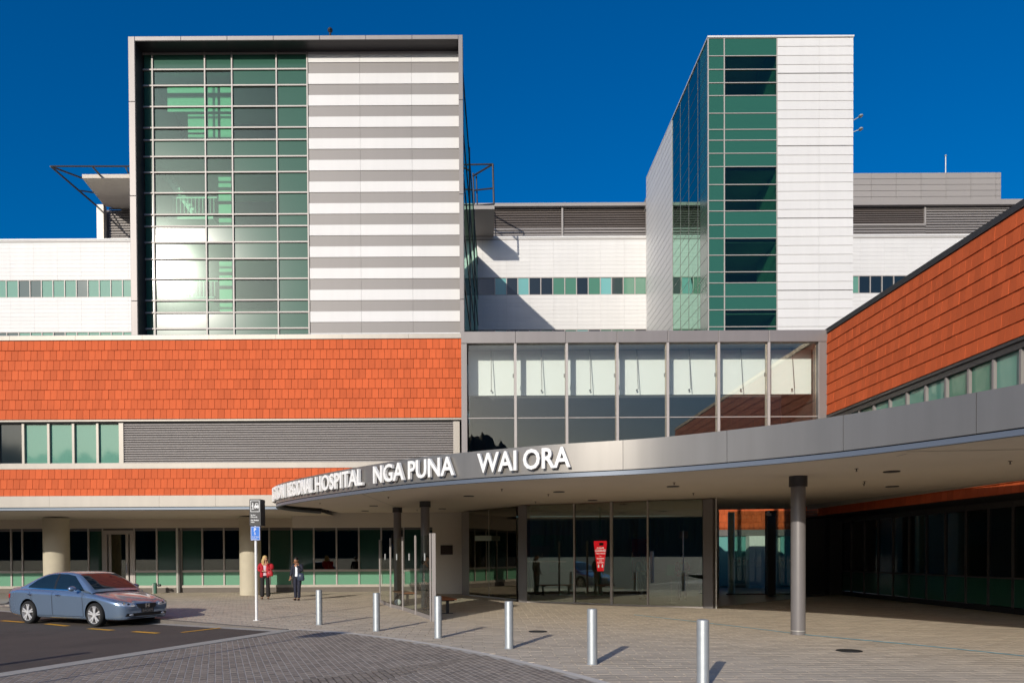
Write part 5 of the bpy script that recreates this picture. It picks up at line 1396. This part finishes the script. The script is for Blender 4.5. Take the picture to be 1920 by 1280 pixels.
def person(loc, rot, lab, J, H=1.70, skin_m='skin', hair_m='hair_black', hair='short', trousers='cloth_black', flare=.0, coat='cloth_navy', shirt='cloth_white', coat_open=True, coat_len=.86, headturn=0.0, headtilt=0.0, handdirs=None, hood=False):
    base = dict(pelvis=(0, 0, .95), waist=(0, .0, 1.08), chest=(0, 0, 1.27), neck=(0, .0, 1.43), head0=(0, -.01, 1.50),
        hipL=(.095, 0, .90), kneeL=(.10, -.01, .50), ankL=(.105, .02, .08), toeL=(.12, -.13, .035),
        hipR=(-.095, 0, .90), kneeR=(-.10, -.01, .50), ankR=(-.105, .02, .08), toeR=(-.12, -.13, .035),
        shL=(.185, 0, 1.385), elL=(.24, .02, 1.12), wrL=(.25, -.06, .88), shR=(-.185, 0, 1.385), elR=(-.24, .02, 1.12), wrR=(-.25, -.06, .88))
    base.update(J); J = {k: Vector(v) for k, v in base.items()}
    J['midL'] = J['hipL'].lerp(J['kneeL'], .5); J['midR'] = J['hipR'].lerp(J['kneeR'], .5)
    k = H/1.70
    root = thing('person', lab, 'person', (0, 0, 0))
    rad = dict(pelvis=(.135, .10), waist=(.115, .085), chest=(.145, .10), neck=.055, head0=.052, hipL=.085, hipR=.085, midL=.078, midR=.078, kneeL=.056, kneeR=.056, ankL=.030, ankR=.030, toeL=.016, toeR=.016, shL=.058, shR=.058, elL=.042, elR=.042, wrL=.027, wrR=.027)
    b = MB()
    ch = [['pelvis', 'waist', 'chest', 'neck', 'head0'], ['pelvis', 'hipL', 'midL', 'kneeL', 'ankL', 'toeL'], ['pelvis', 'hipR', 'midR', 'kneeR', 'ankR', 'toeR'], ['chest', 'shL', 'elL', 'wrL'], ['chest', 'shR', 'elR', 'wrR']]
    b.add(*skin(*graph(J, ch, rad), 1))
    # head
    hc = Vector((0, -.02, 1.585)); rm = Matrix.Translation(J['head0']-Vector((0, -.01, 1.50))) @ Matrix.Translation((0, 0, 1.48)) @ Matrix.Rotation(headturn, 4, 'Z') @ Matrix.Rotation(headtilt, 4, 'X') @ Matrix.Translation((0, 0, -1.48))
    hb = MB(); hb.ell(hc, (.074, .092, .115), 10)
    for i, v in enumerate(hb.v):
        t = (v.z-hc.z)/.115
        if t < -.2: v.x *= 1-.32*(-t-.2); v.y = hc.y+(v.y-hc.y)*(1-.15*(-t-.2))
    hb.ell(hc+Vector((0, -.095, -.012)), (.014, .02, .026), 5)
    for s in (-1, 1): hb.ell(hc+Vector((s*.076, .01, -.01)), (.012, .022, .032), 4); hb.ell(hc+Vector((s*.03, -.082, .015)), (.013, .008, .007), 4, 1)
    hb.ell(hc+Vector((0, -.085, -.052)), (.024, .010, .008), 4, 2)
    for i, v in enumerate(hb.v): hb.v[i] = rm @ v
    n0 = len(b.v); b.v += hb.v; b.f += [[i+n0 for i in f] for f in hb.f]; b.m += hb.m
    hd = handdirs or {}
    for sd, w, e in (('L', 'wrL', 'elL'), ('R', 'wrR', 'elR')):
        d = hd.get(sd, (J[w]-J[e]).normalized()); hand(b, J[w], Vector(d), Vector((0, -1, 0)) if abs(Vector(d).y) < .8 else Vector((0, 0, 1)), 1 if sd == 'L' else -1, .7)
    body = b.build('body', [skin_m, 'hair_black', 'lip'], root, smooth=180)
    # trousers
    g = MB(); r2 = dict(pelvis=(.150, .115), waist=(.125, .098), hipL=.100, hipR=.100, midL=.090, midR=.090, kneeL=.072+flare*.3, kneeR=.072+flare*.3, ankL=.062+flare, ankR=.062+flare)
    g.add(*skin(*graph(J, [['waist', 'pelvis', 'hipL', 'midL', 'kneeL', 'ankL'], ['pelvis', 'hipR', 'midR', 'kneeR', 'ankR']], r2), 2)); g.build('trousers', [trousers], root, smooth=180)
    # shoes
    g = MB()
    for s in 'LR': g.add(*skin([tuple(J['ank'+s]+Vector((0, .03, -.045))), tuple(J['ank'+s].lerp(J['toe'+s], .6)-Vector((0, 0, .01))), tuple(J['toe'+s])], [(0, 1), (1, 2)], [(.044, .04), (.046, .036), (.042, .028)], 1))
    g.build('shoe', ['cloth_black'], root, smooth=180)
    # shirt front and coat
    g = MB(); r3 = dict(pelvis=(.152, .112), waist=(.130, .103), chest=(.155, .112), neck=.060)
    J['hem'] = Vector((0, 0, .90)); r3['hem'] = (.150, .112)
    g.add(*skin(*graph(J, [['hem', 'pelvis', 'waist', 'chest', 'neck']], r3), 2)); g.build('shirt', [shirt], root, smooth=180)
    g = MB(); r4 = dict(shL=.078, shR=.078, elL=.062, elR=.062, wrL=.046, wrR=.046, cl=.085, cr=.085, wl=.082, wr_=.082, hl=.085, hr=.085, bk=(.11, .07), bw=(.11, .07), bh=(.12, .07))
    g2 = dict(J)
    op = .095 if coat_open else .05
    g2.update(cl=Vector((op, -.035, 1.28)), cr=Vector((-op, -.035, 1.28)), wl=Vector((op+.01, -.04, 1.06)), wr_=Vector((-op-.01, -.04, 1.06)), hl=Vector((op+.025, -.035, coat_len)), hr=Vector((-op-.025, -.035, coat_len)), bk=Vector((0, .06, 1.30)), bw=Vector((0, .06, 1.08)), bh=Vector((0, .06, coat_len)))
    for nm in ('wrL', 'wrR'): g2[nm] = J[nm].lerp(J['el'+nm[2]], .12)
    g.add(*skin(*graph(g2, [['bk', 'bw', 'bh'], ['bk', 'shL', 'elL', 'wrL'], ['bk', 'shR', 'elR', 'wrR']], r4), 2))
    g.add(*skin(*graph(g2, [['shL', 'cl', 'wl', 'hl']], r4), 2)); g.add(*skin(*graph(g2, [['shR', 'cr', 'wr_', 'hr']], r4), 2))
    g.build('jacket', [coat], root, smooth=180)
    # hair
    g = MB()
    if hair == 'short':
        g.ell(hc+Vector((0, .014, .028)), (.084, .098, .105), 9)
        keep = [f for f in g.f if not all((g.v[i].y < hc.y-.045 and g.v[i].z < hc.z+.055) or g.v[i].z < hc.z-.05 for i in f)]; g.f = keep; g.m = [0]*len(keep)
    else:
        g.ell(hc+Vector((0, .016, .030)), (.094, .108, .112), 9)
        keep = [f for f in g.f if not all((g.v[i].y < hc.y-.05 and g.v[i].z < hc.z+.06) for i in f)]; g.f = keep; g.m = [0]*len(keep)
        rs = random.Random(3)
        for i in range(46):
            a = -.5+(math.pi+1.0)*i/45; x, y = math.cos(a)*.085, math.sin(a)*.09+.02; z0 = hc.z+.03; L = rs.uniform(.18, .27)
            P = [hc+Vector((x*.8, y*.8, .06)), hc+Vector((x*1.1, y*1.05, -.03)), hc+Vector((x*(1.2+rs.uniform(-.1, .25)), y*1.1, -.11)), hc+Vector((x*1.15, y*1.15, -L))]
            g.add(*skin([tuple(p) for p in P], [(0, 1), (1, 2), (2, 3)], [.018, .022, .020, .008], 1))
    for i, v in enumerate(g.v): g.v[i] = rm @ v
    if hood:
        g.ell(hc+Vector((0, .08, -.10)), (.10, .07, .08), 7)
    g.build('hair', [hair_m], root, smooth=180)
    root.location = loc; root.rotation_euler = (0, 0, rot); root.scale = (k, k, k)
    return root, J
pbr('lip', (.30, .08, .07), .5)
# woman in red, smoking
p = gp(496, 1123, 0); p.y = gp(496, 1123, 0).y
def wp(root, v): return root.location + Matrix.Rotation(root.rotation_euler.z, 3, 'Z') @ (Vector(v)*root.scale.x)
w, J = person((PX(497, 1100, p.y), p.y, 0), R(14), 'blond woman in a red jacket beside the round concrete column, hand at mouth',
    dict(elR=(-.25, -.03, 1.15), wrR=(-.05, -.20, 1.10), elL=(.22, -.10, 1.14), wrL=(.055, -.20, 1.43), kneeL=(.11, -.01, .5), ankL=(.12, .02, .08), kneeR=(-.10, .0, .5), ankR=(-.115, .02, .08)),
    H=1.70, hair_m='hair_blond', hair='long', coat='cloth_red', shirt='cloth_pink', trousers='cloth_black', flare=.035, coat_len=.84, headturn=R(38), handdirs={'L': (-.25, -.1, .9), 'R': (.9, -.25, .1)})
def bag(root, c, dim, name, lab, cat, mat, strap_top, strap_mat):
    c = wp(root, c); t = thing(name, lab, cat, (c.x, c.y, c.z-dim[2]/2))
    b = MB(); x, y, z = [d/2 for d in dim]
    V = [(-x*.8, 0, z*.9), (-x, 0, -z*.2), (-x*.85, 0, -z*.85), (x*.85, 0, -z*.85), (x, 0, -z*.2), (x*.8, 0, z*.9)]
    b.ell((0, 0, 0), (x, y, z), 9)
    for i, v in enumerate(b.v):
        s = v.copy(); f = max(abs(s.x)/x, abs(s.z)/z, 1e-4); l = math.sqrt((s.x/x)**2+(s.z/z)**2)+1e-6; q = 1+(f and (l/f-1))*.72
        b.v[i] = c+Vector((s.x*q*(.86+.14*(-s.z/z)), s.y*1.1, s.z*q))
    b.build('bag_body', [mat], t, smooth=180)
    s = MB(); top = wp(root, strap_top)
    for dx in (-.55, .55):
        P = [c+Vector((dx*x, 0, z*.75)), c.lerp(top, .5)+Vector((dx*x*.8, -.02, 0)), top+Vector((dx*.05, 0, 0))]
        s.add(*skin([tuple(v) for v in P], [(0, 1), (1, 2)], [.012, .011, .011], 1))
    s.build('strap', [strap_mat], t, smooth=180)
    b = MB(); b.box(c.x-.02, c.x+.02, c.y-y*1.12, c.y-y*1.0, c.z+z*.2, c.z+z*.45); b.build('clasp', ['chrome'], t)
    return t
bag(w, (.19, -.20, 1.02), (.30, .15, .24), 'handbag', 'red leather handbag on the arm of the woman in the red jacket', 'bag', 'leather_red', (.16, -.17, 1.25), 'leather_red')
# red cloth over her arm
c = wp(w, (.25, -.10, 1.27)); b = MB(); b.ell(c, (.10, .09, .13), 8)
for v in b.v: v += Vector((random.uniform(-.006, .006), random.uniform(-.01, .01), random.uniform(-.008, .008)))
tag(b.build('folded_scarf', ['cloth_red'], smooth=180), 'bunched red cloth on the arm above the red handbag', 'scarf')
# person in dark suit
p = gp(556, 1125, 0)
m_, J = person((PX(558, 1100, p.y), p.y, 0), R(-16), 'person with black hair in navy suit and pale shirt, hand at mouth',
    dict(elL=(.25, -.09, 1.13), wrL=(.04, -.19, 1.40), elR=(-.26, .02, 1.13), wrR=(-.29, -.05, .90), kneeL=(.09, -.05, .5), ankL=(.07, -.02, .08), toeL=(.08, -.17, .035), kneeR=(-.09, -.02, .5), ankR=(-.10, .03, .08), head0=(-.01, -.03, 1.49)),
    H=1.66, skin_m='skin_tan', hair='short', coat='cloth_navy', shirt='cloth_white', trousers='cloth_navy', coat_len=.84, headturn=R(-8), headtilt=R(16), handdirs={'L': (-.35, -.2, .8), 'R': (-.1, -.15, -.95)})
bag(m_, (.24, -.16, .92), (.30, .13, .30), 'shoulder_bag', 'shiny navy shoulder bag hanging beside the person in the suit', 'bag', 'leather_navy', (.22, -.02, 1.40), 'cloth_black')
# person behind the glass screens
y = 22.6
g_, J = person((PX(797, 1040, y), y, 0), R(70), 'person in a grey hooded jacket standing behind the glass screens, facing right',
    dict(elL=(.23, .03, 1.12), wrL=(.24, -.08, .92), elR=(-.23, .03, 1.12), wrR=(-.23, -.08, .92)), H=1.70, hair_m='hair_black', coat='cloth_grey', shirt='cloth_grey', trousers='cloth_grey', coat_open=False, coat_len=.80, hood=True)
# people inside the lobby
for px, yy, rot, lab, coat, tr in ((1205, 27.6, R(10), 'person in a dark top with pale front standing inside the entrance glass', 'cloth_black', 'cloth_navy'), (1279, 27.0, R(-20), 'person in red standing inside the entrance glass near its right jamb', 'cloth_red', 'cloth_black')):
    person((PX(px, 1080, yy), yy, .01), rot, lab, dict(wrL=(.10, -.22, 1.06), wrR=(-.10, -.22, 1.06)), H=1.68, coat=coat, trousers=tr, shirt='cloth_white')
